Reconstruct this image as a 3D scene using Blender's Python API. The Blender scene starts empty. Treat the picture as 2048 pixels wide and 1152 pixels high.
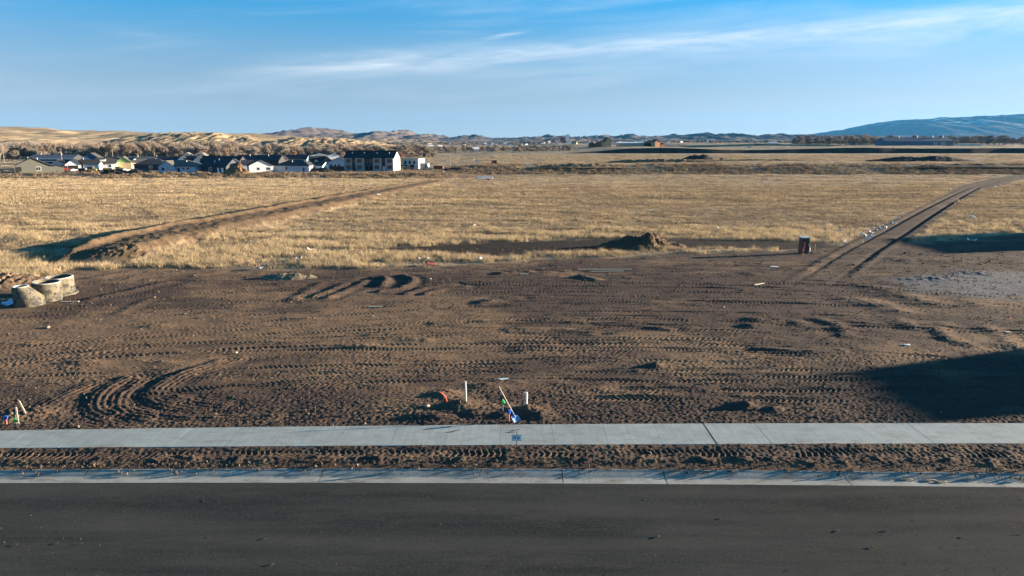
import bpy, math, random
import numpy as np
from mathutils import Vector, Matrix

random.seed(7)
rng = np.random.default_rng(11)
scene = bpy.context.scene
col = scene.collection

# ------------------------------------------------------------------ camera
CAM_H = 8.5
PITCH = math.radians(11.62)
FPX = 1430.0
cam_d = bpy.data.cameras.new("camera")
cam_d.sensor_width = 36.0
cam_d.lens = 36.0 * FPX / 2048.0
cam_d.clip_start = 0.2
cam_d.clip_end = 80000
cam = bpy.data.objects.new("camera", cam_d)
col.objects.link(cam)
cam.location = (0, 0, CAM_H)
cam.rotation_euler = (math.radians(90) - PITCH, 0, 0)
scene.camera = cam

# ------------------------------------------------------------------ world, sun, exposure
SUN_EL = math.radians(8.0)
SUN_AZ = math.radians(14.0)           # from +x towards +y
sun_dir = Vector((math.cos(SUN_AZ) * math.cos(SUN_EL), math.sin(SUN_AZ) * math.cos(SUN_EL), math.sin(SUN_EL)))
SKY_STRENGTH = 0.065
SUN_STRENGTH = 5.0
EXPOSURE = 2.4

world = bpy.data.worlds.new("World")
scene.world = world
world.use_nodes = True
wn, wl = world.node_tree.nodes, world.node_tree.links
wn.clear()
def W(t, **kw):
    n = wn.new(t)
    for k, v in kw.items():
        setattr(n, k, v)
    return n
def wmath(op, a, b=None, c=None):
    n = W("ShaderNodeMath", operation=op)
    for i, v in enumerate((a, b, c)):
        if v is None: continue
        if hasattr(v, "is_output"): wl.new(v, n.inputs[i])
        else: n.inputs[i].default_value = v
    return n.outputs[0]
wout = W("ShaderNodeOutputWorld")
bg = W("ShaderNodeBackground")
bg.inputs[1].default_value = SKY_STRENGTH
sky = W("ShaderNodeTexSky", sky_type='NISHITA', sun_disc=False)
sky.sun_elevation = SUN_EL
sky.sun_rotation = math.radians(90) - SUN_AZ
sky.altitude = 1100
sky.air_density = 1.0
sky.dust_density = 0.15
sky.ozone_density = 1.6
tc = W("ShaderNodeTexCoord")
sep = W("ShaderNodeSeparateXYZ")
wl.new(tc.outputs['Generated'], sep.inputs[0])
# the clear dry high-plains sky deepens quickly above the horizon
zs = wmath('MULTIPLY_ADD', sep.outputs[2], 1.9, 0.13)
comb = W("ShaderNodeCombineXYZ")
wl.new(sep.outputs[0], comb.inputs[0]); wl.new(sep.outputs[1], comb.inputs[1]); wl.new(zs, comb.inputs[2])
nrm = W("ShaderNodeVectorMath", operation='NORMALIZE')
wl.new(comb.outputs[0], nrm.inputs[0])
wl.new(nrm.outputs[0], sky.inputs[0])
hsv = W("ShaderNodeHueSaturation")
wl.new(sky.outputs[0], hsv.inputs['Color'])
HSV = hsv
hsv.inputs['Hue'].default_value = 0.492
# thin cirrus, laid out by azimuth and elevation in degrees
az = wmath('MULTIPLY', wmath('ARCTAN2', sep.outputs[0], sep.outputs[1]), 57.2958)
el = wmath('MULTIPLY', wmath('ARCSINE', sep.outputs[2]), 57.2958)
line = wmath('ADD', wmath('MULTIPLY', az, 0.058), wmath('MULTIPLY_ADD', wmath('MULTIPLY', az, az), -0.0004, 6.45))
dl = wmath('SUBTRACT', el, line)
def wnoise(sx, sy, scale, detail, rough, off=0.0, dist=0.0):
    c = W("ShaderNodeCombineXYZ")
    wl.new(wmath('MULTIPLY', az, sx), c.inputs[0])
    wl.new(wmath('MULTIPLY', dl, sy), c.inputs[1])
    c.inputs[2].default_value = off
    n = W("ShaderNodeTexNoise")
    n.inputs['Scale'].default_value = scale
    n.inputs['Detail'].default_value = detail
    n.inputs['Roughness'].default_value = rough
    n.inputs['Distortion'].default_value = dist
    wl.new(c.outputs[0], n.inputs['Vector'])
    return n.outputs[0]
def wrange(v, a, b, lo=0.0, hi=1.0):
    n = W("ShaderNodeMapRange", interpolation_type='SMOOTHSTEP')
    wl.new(v, n.inputs[0])
    for i, q in enumerate((a, b, lo, hi)):
        n.inputs[i + 1].default_value = q
    return n.outputs[0]
wl.new(wrange(el, -1.0, 11.0, 0.34, 1.44), HSV.inputs['Saturation'])
wl.new(wrange(el, 0.0, 13.5, 0.50, 1.22), HSV.inputs['Value'])
g1 = wmath('EXPONENT', wmath('MULTIPLY', wmath('POWER', wmath('ABSOLUTE', wmath('DIVIDE', dl, 0.74)), 2.0), -1.0))
left_fade = wmath('MULTIPLY', wrange(az, -24.0, -9.0), wrange(az, 75.0, 45.0))
nA = wrange(wnoise(0.07, 0.75, 1.0, 7, 0.62, 3.1, 0.6), 0.28, 0.78)
nF = wrange(wnoise(0.25, 2.5, 1.0, 6, 0.65, 8.7, 0.8), 0.30, 0.80)
streak = wmath('MULTIPLY', wmath('MULTIPLY', g1, left_fade), wmath('MULTIPLY_ADD', nA, 0.75, wmath('MULTIPLY', nF, 0.3)))
veil = wmath('MULTIPLY', wrange(wnoise(0.05, 0.5, 1.0, 5, 0.55, 15.3, 0.5), 0.42, 0.85), wrange(el, 1.5, 4.5))
veil2 = wmath('MULTIPLY', wmath('MULTIPLY', wrange(wnoise(0.10, 0.42, 1.0, 6, 0.6, 22.0, 0.7), 0.40, 0.75), wrange(az, 4.0, 30.0)),
              wmath('EXPONENT', wmath('MULTIPLY', wmath('POWER', wmath('ABSOLUTE', wmath('DIVIDE', wmath('ADD', dl, 0.9), 0.9)), 2.0), -1.0)))
wisp = wmath('MULTIPLY', wmath('EXPONENT', wmath('MULTIPLY', wmath('POWER', wmath('ABSOLUTE', wmath('DIVIDE', wmath('ADD', az, 0.5), 1.7)), 2.0), -1.0)),
            wmath('EXPONENT', wmath('MULTIPLY', wmath('POWER', wmath('ABSOLUTE', wmath('DIVIDE', wmath('SUBTRACT', wmath('SUBTRACT', dl, 1.5), wmath('MULTIPLY', az, 0.15)), 0.16)), 2.0), -1.0)))
streak = wmath('ADD', streak, wmath('MULTIPLY', wisp, wmath('MULTIPLY', nF, 0.75)))
cf = wmath('MINIMUM', wmath('ADD', wmath('MULTIPLY', streak, 0.70), wmath('ADD', wmath('MULTIPLY', veil, 0.22), wmath('MULTIPLY', veil2, 0.3))), 0.8)
mixc = W("ShaderNodeMix", data_type='RGBA')
wl.new(cf, mixc.inputs[0])
wl.new(hsv.outputs[0], mixc.inputs[6])
CLOUD = (3.3, 3.35, 3.4)
mixc.inputs[7].default_value = (*CLOUD, 1)
wl.new(mixc.outputs[2], bg.inputs[0])
wl.new(bg.outputs[0], wout.inputs[0])

sun_d = bpy.data.lights.new("sun", 'SUN')
sun_d.energy = SUN_STRENGTH
sun_d.angle = math.radians(0.5)
sun_d.color = (1.0, 0.82, 0.60)
sun = bpy.data.objects.new("sun", sun_d)
col.objects.link(sun)
sun.rotation_euler = (-sun_dir).to_track_quat('-Z', 'Y').to_euler()
sun.location = (60, 20, 60)

scene.view_settings.view_transform = 'Standard'
scene.view_settings.look = 'None'
scene.view_settings.gamma = 1
scene.view_settings.use_curve_mapping = False
scene.view_settings.exposure = EXPOSURE
scene.cycles.use_denoising = True
scene.cycles.max_bounces = 5
scene.cycles.diffuse_bounces = 2
scene.cycles.glossy_bounces = 2
scene.cycles.volume_bounces = 0
scene.cycles.use_adaptive_sampling = True

# ------------------------------------------------------------------ helpers
def tag(o, label=None, cat=None, group=None, kind=None):
    if label: o['label'] = label
    if cat: o['category'] = cat
    if group: o['group'] = group
    if kind: o['kind'] = kind
    return o

def empty(name, loc=(0, 0, 0), rz=0.0, label=None, cat=None, group=None, kind=None):
    o = bpy.data.objects.new(name, None)
    o.empty_display_size = 0.2
    o.location = loc
    o.rotation_euler = (0, 0, rz)
    col.objects.link(o)
    return tag(o, label, cat, group, kind)

def link_mesh(name, me, mat, parent=None, loc=None, rot=None):
    if mat is not None and not me.materials:
        me.materials.append(mat)
    o = bpy.data.objects.new(name, me)
    col.objects.link(o)
    if parent is not None: o.parent = parent
    if loc is not None: o.location = loc
    if rot is not None: o.rotation_euler = rot
    return o

class MB:
    def __init__(self): self.v = []; self.f = []
    def add(self, vs, fs):
        b = len(self.v)
        self.v += [tuple(p) for p in vs]
        self.f += [tuple(b + i for i in f) for f in fs]
        return self
    def box(self, c, s, m=None):
        x, y, z = (k / 2 for k in s)
        vs = [Vector(p) for p in ((-x,-y,-z),(x,-y,-z),(x,y,-z),(-x,y,-z),(-x,-y,z),(x,-y,z),(x,y,z),(-x,y,z))]
        if m is not None: vs = [m @ p for p in vs]
        vs = [p + Vector(c) for p in vs]
        return self.add(vs, [(3,2,1,0),(4,5,6,7),(0,1,5,4),(1,2,6,5),(2,3,7,6),(3,0,4,7)])
    def tube(self, p0, p1, r0, r1=None, n=8, cap=True):
        r1 = r0 if r1 is None else r1
        p0, p1 = Vector(p0), Vector(p1)
        d = (p1 - p0)
        if d.length < 1e-6: return self
        d.normalize()
        a = d.orthogonal().normalized(); b = d.cross(a)
        vs = []
        for p, r in ((p0, r0), (p1, r1)):
            for i in range(n):
                t = 2 * math.pi * i / n
                vs.append(p + a * (r * math.cos(t)) + b * (r * math.sin(t)))
        fs = [(i, (i + 1) % n, n + (i + 1) % n, n + i) for i in range(n)]
        if cap: fs += [tuple(range(n - 1, -1, -1)), tuple(range(n, 2 * n))]
        return self.add(vs, fs)
    def path(self, pts, r, n=6):
        for a, b in zip(pts[:-1], pts[1:]): self.tube(a, b, r, r, n)
        return self
    def lathe(self, prof, n=24):
        vs = [(r * math.cos(2*math.pi*i/n), r * math.sin(2*math.pi*i/n), z) for r, z in prof for i in range(n)]
        fs = [(k*n+i, k*n+(i+1)%n, (k+1)*n+(i+1)%n, (k+1)*n+i) for k in range(len(prof)-1) for i in range(n)]
        return self.add(vs, fs)
    def mesh(self, name):
        me = bpy.data.meshes.new(name)
        me.from_pydata(self.v, [], self.f)
        me.update()
        return me
    def build(self, name, mat, parent=None, loc=None, rot=None):
        return link_mesh(name, self.mesh(name), mat, parent, loc, rot)

def bevel(o, w=0.01, seg=2):
    m = o.modifiers.new("bevel", 'BEVEL'); m.width = w; m.segments = seg
    return o

def mat(name, color, rough=0.8, var=0.12, scale=6.0, bump=0.0, bump_scale=40.0, metallic=0.0, spec=0.3, rnd=0.0, stretch=None, dirt=None, dirt_scale=3.0, dlo=.48, dhi=.68):
    m = bpy.data.materials.new(name)
    m.use_nodes = True
    nt = m.node_tree; N, L = nt.nodes, nt.links
    b = N["Principled BSDF"]
    b.inputs['Roughness'].default_value = rough
    b.inputs['Metallic'].default_value = metallic
    b.inputs['Specular IOR Level'].default_value = spec
    tcn = N.new("ShaderNodeTexCoord")
    src = tcn.outputs['Object']
    if stretch:
        mp = N.new("ShaderNodeMapping"); mp.inputs['Scale'].default_value = stretch
        L.new(src, mp.inputs[0]); src = mp.outputs[0]
    ns = N.new("ShaderNodeTexNoise")
    ns.inputs['Scale'].default_value = scale; ns.inputs['Detail'].default_value = 6; ns.inputs['Roughness'].default_value = 0.65
    L.new(src, ns.inputs['Vector'])
    mr = N.new("ShaderNodeMapRange")
    mr.inputs[1].default_value = 0.25; mr.inputs[2].default_value = 0.75
    mr.inputs[3].default_value = 1 - var; mr.inputs[4].default_value = 1 + var
    L.new(ns.outputs[0], mr.inputs[0])
    mul = N.new("ShaderNodeVectorMath"); mul.operation = 'SCALE'
    mul.inputs[0].default_value = color
    L.new(mr.outputs[0], mul.inputs['Scale'])
    out = mul.outputs[0]
    if rnd:
        oi = N.new("ShaderNodeObjectInfo")
        m2 = N.new("ShaderNodeMapRange"); m2.inputs[3].default_value = 1 - rnd; m2.inputs[4].default_value = 1 + rnd
        L.new(oi.outputs['Random'], m2.inputs[0])
        s2 = N.new("ShaderNodeVectorMath"); s2.operation = 'SCALE'
        L.new(out, s2.inputs[0]); L.new(m2.outputs[0], s2.inputs['Scale'])
        out = s2.outputs[0]
    if dirt:
        nd = N.new("ShaderNodeTexNoise"); nd.inputs['Scale'].default_value = dirt_scale; nd.inputs['Detail'].default_value = 8; nd.inputs['Roughness'].default_value = 0.7
        L.new(tcn.outputs['Object'], nd.inputs['Vector'])
        md = N.new("ShaderNodeMapRange"); md.inputs[1].default_value = dlo; md.inputs[2].default_value = dhi
        L.new(nd.outputs[0], md.inputs[0])
        mx = N.new("ShaderNodeMix"); mx.data_type = 'RGBA'
        L.new(md.outputs[0], mx.inputs[0]); L.new(out, mx.inputs[6]); mx.inputs[7].default_value = (*dirt, 1)
        out = mx.outputs[2]
    L.new(out, b.inputs['Base Color'])
    if bump:
        nb = N.new("ShaderNodeTexNoise"); nb.inputs['Scale'].default_value = bump_scale; nb.inputs['Detail'].default_value = 5
        L.new(src, nb.inputs['Vector'])
        bp = N.new("ShaderNodeBump"); bp.inputs['Strength'].default_value = 1.0; bp.inputs['Distance'].default_value = bump
        L.new(nb.outputs[0], bp.inputs['Height']); L.new(bp.outputs[0], b.inputs['Normal'])
    return m

# numpy noise -------------------------------------------------------
def _hash(ix, iy, seed):
    h = (ix.astype(np.int64) * 374761393 + iy.astype(np.int64) * 668265263 + seed * 974634777) & 0xFFFFFFFF
    h = ((h ^ (h >> 13)) * 1274126177) & 0xFFFFFFFF
    h = h ^ (h >> 16)
    return (h & 0xFFFFFF).astype(np.float64) / float(0xFFFFFF)
def vn(x, y, seed=0):
    ix, iy = np.floor(x), np.floor(y)
    fx, fy = x - ix, y - iy
    ux, uy = fx*fx*fx*(fx*(fx*6-15)+10), fy*fy*fy*(fy*(fy*6-15)+10)
    def g(dx, dy):
        a = _hash(ix + dx, iy + dy, seed) * 6.2831853
        return np.cos(a) * (fx - dx) + np.sin(a) * (fy - dy)
    n00, n10, n01, n11 = g(0, 0), g(1, 0), g(0, 1), g(1, 1)
    return 1.5 * ((n00*(1-ux)+n10*ux)*(1-uy) + (n01*(1-ux)+n11*ux)*uy)
def fbm(x, y, o=4, seed=0, gain=0.5):
    x, y = np.asarray(x, float), np.asarray(y, float)
    t = 0; a = 1; s = 0
    for k in range(o):
        t = t + a * vn(x + 17.3*k, y - 9.1*k, seed + k); s += a
        x, y = x * 2.03, y * 2.03; a *= gain
    return t / s
def sm(a, b, x):
    t = np.clip((x - a) / (b - a), 0, 1)
    return t * t * (3 - 2 * t)
def ramp(a, b, x): return np.clip((x - a) / (b - a), 0, 1)
def gauss(t): return np.exp(-t * t)

# ------------------------------------------------------------------ terrain
def H0(x, y):
    """large shape of the land: flat lot, field falling away, banks, road embankment"""
    x, y = np.asarray(x, float), np.asarray(y, float)
    left = 1 - sm(-45, -8, x)
    z = -7.0 * sm(48, 345, y)
    z = z + 1.6 * left * sm(296, 311, y) + 3.5 * (1 - left) * sm(342, 372, y)
    z = z + left * 1.9 * sm(600, 800, y)
    wob = 4 * vn(x / 60, x * 0, 5)
    z = z + 5.4 * (.9 + .3 * vn(x / 130, x * 0, 6) - .25 * sm(150, 230, x) * (1 - sm(300, 360, x))) * ramp(722, 728.2, y + wob) * sm(43, 125, x)
    z = z + 3.0 * ramp(1000, 1003.2, y + wob) * sm(235, 262, x) * (1 - sm(425, 465, x))
    return z

cp, sp = math.cos(PITCH), math.sin(PITCH)
def ray(px, py):
    u, v = (px - 1024) / FPX, (576 - py) / FPX
    return Vector((u, cp + v * sp, -sp + v * cp))
def at(px, py):
    """the point of the land seen along one direction of the survey photograph"""
    d = ray(px, py)
    t, step = 12.0, 0.5
    prev = t
    while t < 30000:
        p = d * t
        if CAM_H + p.z < float(H0(p.x, p.y)):
            a, b = prev, t
            for _ in range(30):
                m = (a + b) / 2; p = d * m
                if CAM_H + p.z < float(H0(p.x, p.y)): b = m
                else: a = m
            p = d * b
            return Vector((p.x, p.y, float(H0(p.x, p.y))))
        prev = t; t += max(0.4, t * 0.01)
    p = d * 20000
    return Vector((p.x, p.y, 0))
def wpts(pts): return np.array([at(*p)[:2] for p in pts])

def quad_fit(pts, z=0.0):
    q = []
    for px, py in pts:
        d = ray(px, py); t = (z - CAM_H) / d.z
        q.append((d.x * t, d.y * t))
    q = np.array(q)
    return np.polyfit(q[:, 0], q[:, 1], 2)
SW_FAR = quad_fit([(0,861),(350,855.5),(700,851.5),(1024,848.5),(1430,847),(2048,846)], 0.09)
SW_NEAR = quad_fit([(0,896),(350,894),(700,892),(1024,889.5),(1430,888),(2048,887)], 0.09)
CB_BACK = quad_fit([(0,938),(350,937),(700,936),(1024,936.5),(1500,939),(2048,946)], 0.0)
CB_FLOW = quad_fit([(0,955),(350,954.5),(700,954.5),(1300,957.5),(2048,965)], -0.108)
CB_EDGE = quad_fit([(0,966),(350,965.5),(700,966),(1100,967),(1500,969),(2048,975)], -0.10)

# soil / grass edge of the building lot
EDGE = wpts([(-500,590),(-150,585),(0,578),(60,556),(150,540),(250,538),(350,538),(480,541),(560,541),(700,539),(850,533),(950,530),
             (1100,521),(1250,514),(1400,509),(1520,505),(1600,500),(1680,497),(1740,492),(1790,484),(1850,492),(1920,478),(2048,466),(2300,452),(2700,445)])
EDGE = EDGE[np.argsort(EDGE[:, 0])]
WET_TOP = wpts([(600,506),(700,503),(780,497),(900,491),(1000,487),(1100,483),(1230,479),(1360,480),(1500,483),(1600,485),(1700,488)])
WET_BOT = wpts([(600,507),(700,505),(780,504),(860,507),(1000,511),(1150,505),(1230,503),(1300,497),(1400,496),(1500,497),(1600,500),(1700,497)])
TRACK = wpts([(1560,612),(1640,560),(1720,505),(1790,465),(1850,428),(1900,400),(1950,375),(1990,364),(2020,356),(2060,350),(2130,345)])
TRACK = TRACK[np.argsort(TRACK[:, 1])]
CAUSE = wpts([(180,528),(300,490),(420,463),(500,448),(560,434),(700,404),(800,382),(880,365)])
CAUSE = CAUSE[np.argsort(CAUSE[:, 1])]
RUTS = [wpts(p) for p in ([(0,446),(60,425),(150,412),(330,388)], [(255,410),(275,430),(310,450)], [(268,408),(300,432),(330,452)],
                          [(115,362),(130,380),(140,388)], [(683,388),(692,378),(700,370)], [(695,388),(706,378),(713,370)],
                          [(1040,378),(1046,386),(1036,394),(1030,398)])]

def interp_path(P, x, y):
    """signed distance to a path given as x over y, and a mask of its extent"""
    f = np.interp(y, P[:, 1], P[:, 0])
    dy = 1.0
    g = (np.interp(y + dy, P[:, 1], P[:, 0]) - np.interp(y - dy, P[:, 1], P[:, 0])) / (2 * dy)
    return (x - f) / np.sqrt(1 + g * g), f, g

def seg_dist(P, x, y, reach):
    """distance to a polyline and arc length along it, on points within reach"""
    d = np.full(x.shape, 1e9); s = np.zeros(x.shape); sd = np.zeros(x.shape)
    m = (x > P[:, 0].min() - reach) & (x < P[:, 0].max() + reach) & (y > P[:, 1].min() - reach) & (y < P[:, 1].max() + reach)
    if not m.any(): return d, s, sd
    xm, ym = x[m], y[m]
    dm = np.full(xm.shape, 1e9); smm = np.zeros(xm.shape); sdm = np.zeros(xm.shape)
    acc = 0.0
    for (x0, y0), (x1, y1) in zip(P[:-1], P[1:]):
        vx, vy = x1 - x0, y1 - y0
        l = math.hypot(vx, vy) + 1e-9
        t = np.clip(((xm - x0) * vx + (ym - y0) * vy) / (l * l), 0, 1)
        dd = np.hypot(xm - x0 - t * vx, ym - y0 - t * vy)
        side = np.sign((xm - x0) * vy - (ym - y0) * vx)
        k = dd < dm
        dm[k] = dd[k]; smm[k] = acc + t[k] * l; sdm[k] = side[k]
        acc += l
    d[m] = dm; s[m] = smm; sd[m] = sdm
    return d, s, sd * d

def smooth(P, n=8):
    P = np.asarray(P, float)
    Q = np.vstack([2*P[0]-P[1], P, 2*P[-1]-P[-2]])
    out = []
    for i in range(1, len(Q) - 2):
        for t in np.linspace(0, 1, n, endpoint=False):
            a, b, c, d = Q[i-1], Q[i], Q[i+1], Q[i+2]
            out.append(0.5*((2*b)+(-a+c)*t+(2*a-5*b+4*c-d)*t*t+(-a+3*b-3*c+d)*t**3))
    out.append(P[-1])
    return np.array(out)

def edge_y(x): return np.interp(x, EDGE[:, 0], EDGE[:, 1])

def masks(x, y):
    """soil 0..1, damp and painted embankment shade 0..1, gravel 0..1, brush 0..1, spoil (pale dug subsoil) 0..1"""
    n = fbm(x / 2.2, y / 2.2, 4, 31)
    n2 = fbm(x / 14, y / 9, 3, 33)
    e = edge_y(x) + 1.3 * n + 0.8 * n2
    soil = 1 - sm(-0.5, 0.9, y - e)
    damp_and_shade = np.zeros_like(x)
    top = np.interp(x, WET_TOP[:, 0], WET_TOP[:, 1]); bot = np.interp(x, WET_BOT[:, 0], WET_BOT[:, 1])
    inx = sm(WET_TOP[0, 0], WET_TOP[0, 0] + 3, x) * (1 - sm(WET_TOP[-1, 0] - 3, WET_TOP[-1, 0] + 1, x))
    w = sm(-0.9, 0.2, y - bot + 0.9 * n) * (1 - sm(-0.2, .9, y - top + 0.7 * n)) * inx
    soil = np.maximum(soil, w); damp_and_shade = np.maximum(damp_and_shade, w * 1.0)
    u, f, g = interp_path(TRACK, x, y)
    tr = (1 - sm(1.7, 2.5, np.abs(u + 0.3 * n) / (1 + 1.5 * sm(100, 230, y)))) * sm(TRACK[0, 1] + 2, TRACK[0, 1] + 12, y) * (1 - sm(TRACK[-1, 1], TRACK[-1, 1] + 15, y))
    soil = np.maximum(soil, tr); damp_and_shade = np.maximum(damp_and_shade, tr * sm(44, 62, y) * (0.42 + .2 * sm(90, 200, y) + 0.5 * gauss((np.abs(u) - 0.95) / 0.35)))
    u, f, g = interp_path(CAUSE, x, y)
    cm = sm(CAUSE[0, 1] - 2, CAUSE[0, 1] + 1, y) * (1 - sm(CAUSE[-1, 1], CAUSE[-1, 1] + 10, y))
    ca = (1 - sm(2.9, 4.0, np.abs(u + .8 * n) + .35 * (u > 0))) * cm
    soil = np.maximum(soil, ca)
    spoil = ca * (.55 + .35 * sm(-.3, .3, n))
    for P in RUTS:
        d, s, sd = seg_dist(P, x, y, 3.0)
        soil = np.maximum(soil, 0.5 * gauss(d / (.5 + .5 * sm(90, 200, y))))
    # gravel spread at the right of the lot
    gx, gy = (x - 31) / 9.5, (y - 42.0 - 0.06 * (x - 31)) / 4.8
    grav = (1 - sm(0.45, 1.15, gx * gx + gy * gy + 0.6 * n + .5 * n2)) * (.75 + .25 * sm(-.2, .2, n))
    # weedy banks
    left = 1 - sm(-45, -8, x)
    yb = y + 5 * vn(x / 25, y * 0, 41)
    brush = (1 - left) * sm(338, 344, yb) * (1 - sm(372, 379, yb)) + left * sm(292, 297, yb) * (1 - sm(309, 314, yb)) * 0.8
    brush = brush * (.35 + .65 * sm(-.2, .25, vn(x / 38, y / 40, 47) + .35 * sm(190, 240, x) + .25 * gauss((x - 60) / 35)))
    emb_shade = .9 * sm(714, 719, y) * (1 - sm(731, 735, y)) * sm(40, 60, x)  # shade of the steep embankment face, put into the soil colour
    damp_and_shade = np.maximum(damp_and_shade, emb_shade); soil = np.maximum(soil, emb_shade)
    left2 = sm(-330, -300, x) * (1 - sm(-15, 10, x))
    soil = np.maximum(soil, 0.8 * left2 * sm(297, 304, yb) * (1 - sm(330, 420, y)))
    return soil, damp_and_shade, grav, np.clip(brush, 0, 1), spoil

# wheel tracks over the bare lot: (y0, bend centre x, bend, slope, half width, lug height, pitch, chevron, x range)
TRK = []
_r = random.Random(5)
for i in range(46):
    y0 = 26.8 + i * 0.50 + _r.uniform(-.4, .4)
    TRK.append((y0, _r.uniform(0, 9), -_r.uniform(.004, .011), _r.uniform(-.02, .03), _r.uniform(.2, .32), _r.uniform(.010, .032),
                _r.uniform(.17, .24), _r.choice((-1, 1)) * _r.uniform(.35, .9), _r.uniform(-40, 0), _r.uniform(4, 34)))
for y0, a, b in ((24.6, -14, 24), (25.7, -9, 30), (23.6, 3, 30), (22.6, 0, 16), (26.6, -25, 4), (24.9, 6, 22)):
    TRK.append((y0, 3, -0.002, 0.03, .26, .026, .19, .7, a, b))
# turning arcs and ploughed ridges: pixel polylines, height, half width
ARC = []
for pts, hh, ww in (
    ([(470,722),(395,742),(338,768),(318,788),(330,800),(356,806)], .10, .28), ([(440,722),(365,748),(312,772),(298,790),(308,806),(335,812)], .11, .22),
    ([(262,757),(215,780),(196,806),(200,824),(220,832)], .13, .30), ([(283,762),(245,790),(236,812),(250,828),(300,838)], .10, .2),
    ([(180,772),(120,800),(85,826)], .08, .3), ([(340,792),(400,806),(450,812)], .07, .2), ([(250,815),(330,832),(420,838),(560,834)], .08, .16),
    ([(385,800),(480,800),(560,790),(660,775),(760,762)], -.03, .3), ([(300,600),(270,612),(240,628)], .08, .3),
    ([(690,569),(665,580),(630,594)], .16, .3), ([(735,562),(700,578),(655,596)], .18, .3), ([(640,568),(610,585),(585,600)], .10, .3),
    ([(745,557),(765,556),(772,563),(762,572)], .34, .30), ([(805,552),(825,558),(822,568),(800,578),(760,584)], .26, .28),
    ([(815,588),(860,576),(905,570)], .2, .3), ([(850,588),(890,578),(930,574)], .18, .3),
    ([(960,608),(1000,600),(1030,597)], .16, .35), ([(1000,548),(1050,543)], .22, .4), ([(1060,545),(1100,545)], .12, .3),
    ([(870,648),(1000,642),(1150,645),(1250,650),(1340,660)], .12, .25), ([(1020,661),(1110,660),(1180,668)], .12, .3),
    ([(1160,555),(1190,560)], .24, .35), ([(1100,693),(1050,700)], .1, .5),
    ([(1340,770),(1420,785),(1560,800)], .07, .3), ([(1120,770),(1250,790),(1400,800),(1500,803)], .05, .25),
    ([(1520,700),(1600,706),(1680,703)], .15, .3), ([(1500,652),(1560,643),(1590,645)], .2, .4), ([(1640,640),(1680,655),(1690,672)], .13, .35),
    ([(1880,660),(1900,680),(1935,690)], .14, .35), ([(1960,650),(2000,672),(2040,700)], .09, .4), ([(1790,640),(1830,655),(1880,650)], .14, .5),
    ([(1740,575),(1800,590),(1850,605)], .16, .8), ([(1800,520),(1900,523),(2040,520)], .22, 1.0), ([(1700,600),(1760,610),(1800,625)], .15, .7),
    ([(80,575),(160,562),(260,545),(330,540)], .15, .5), ([(180,600),(250,585),(330,566)], .18, .4), ([(300,560),(380,552),(440,545)], .12, .4),
):
    ARC.append((smooth(wpts(pts)), hh, ww))
# lumps: pixel centre, height, radii
LUMP = []
for px, py, hh, rx, ry in (
    (310,655,.2,.7,.4),(720,695,.22,1.1,.35),(845,683,.16,.8,.3),(600,640,.14,1.0,.3),(120,648,.12,.6,.5),(40,690,.16,1.2,.4),(165,727,.14,.9,.3),
    (330,728,.12,.6,.3),(75,828,.28,.55,.4),(25,838,.2,.4,.35),(890,792,.3,.55,.45),(925,815,.34,.5,.45),(860,838,.3,.7,.35),(955,832,.24,.4,.35),
    (1052,827,.42,.5,.4),(1082,835,.3,.35,.3),(1005,835,.22,.35,.3),(970,775,.16,.6,.35),(1020,768,.1,.9,.3),(1490,816,.36,.34,.3),(1548,822,.22,.3,.25),(1312,735,.3,.3,.25),
    (1285,746,.12,.5,.3),(1510,640,.24,.5,.4),(1500,550,.2,.8,.5),(1165,556,.18,.6,.4),(1255,556,.12,.6,.4),(1660,660,.10,1.2,.5),(1740,610,.12,1.4,.6),
    (1900,745,.12,1.5,.3),(1870,560,.3,2.4,.9),(1950,548,.24,2.2,.9),(270,517,.8,2.6,1.2),(205,522,.4,1.6,.9),(40,566,.8,1.8,1.2),(8,572,.6,1.5,1.2),(-60,580,.8,2,1.5),
    (1625,508,.28,.9,.6),(985,606,.2,.7,.4),(460,612,.1,.8,.4),(1420,690,.1,1.0,.5),(1330,610,.1,1.2,.5),(1210,640,.08,1.2,.4),
    (1600,540,.12,1.4,.6),(1500,530,.14,1.5,.6),(1410,528,.14,1.2,.5)):
    p = at(px, py)
    LUMP.append((p.x, p.y, hh, rx, ry))

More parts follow.
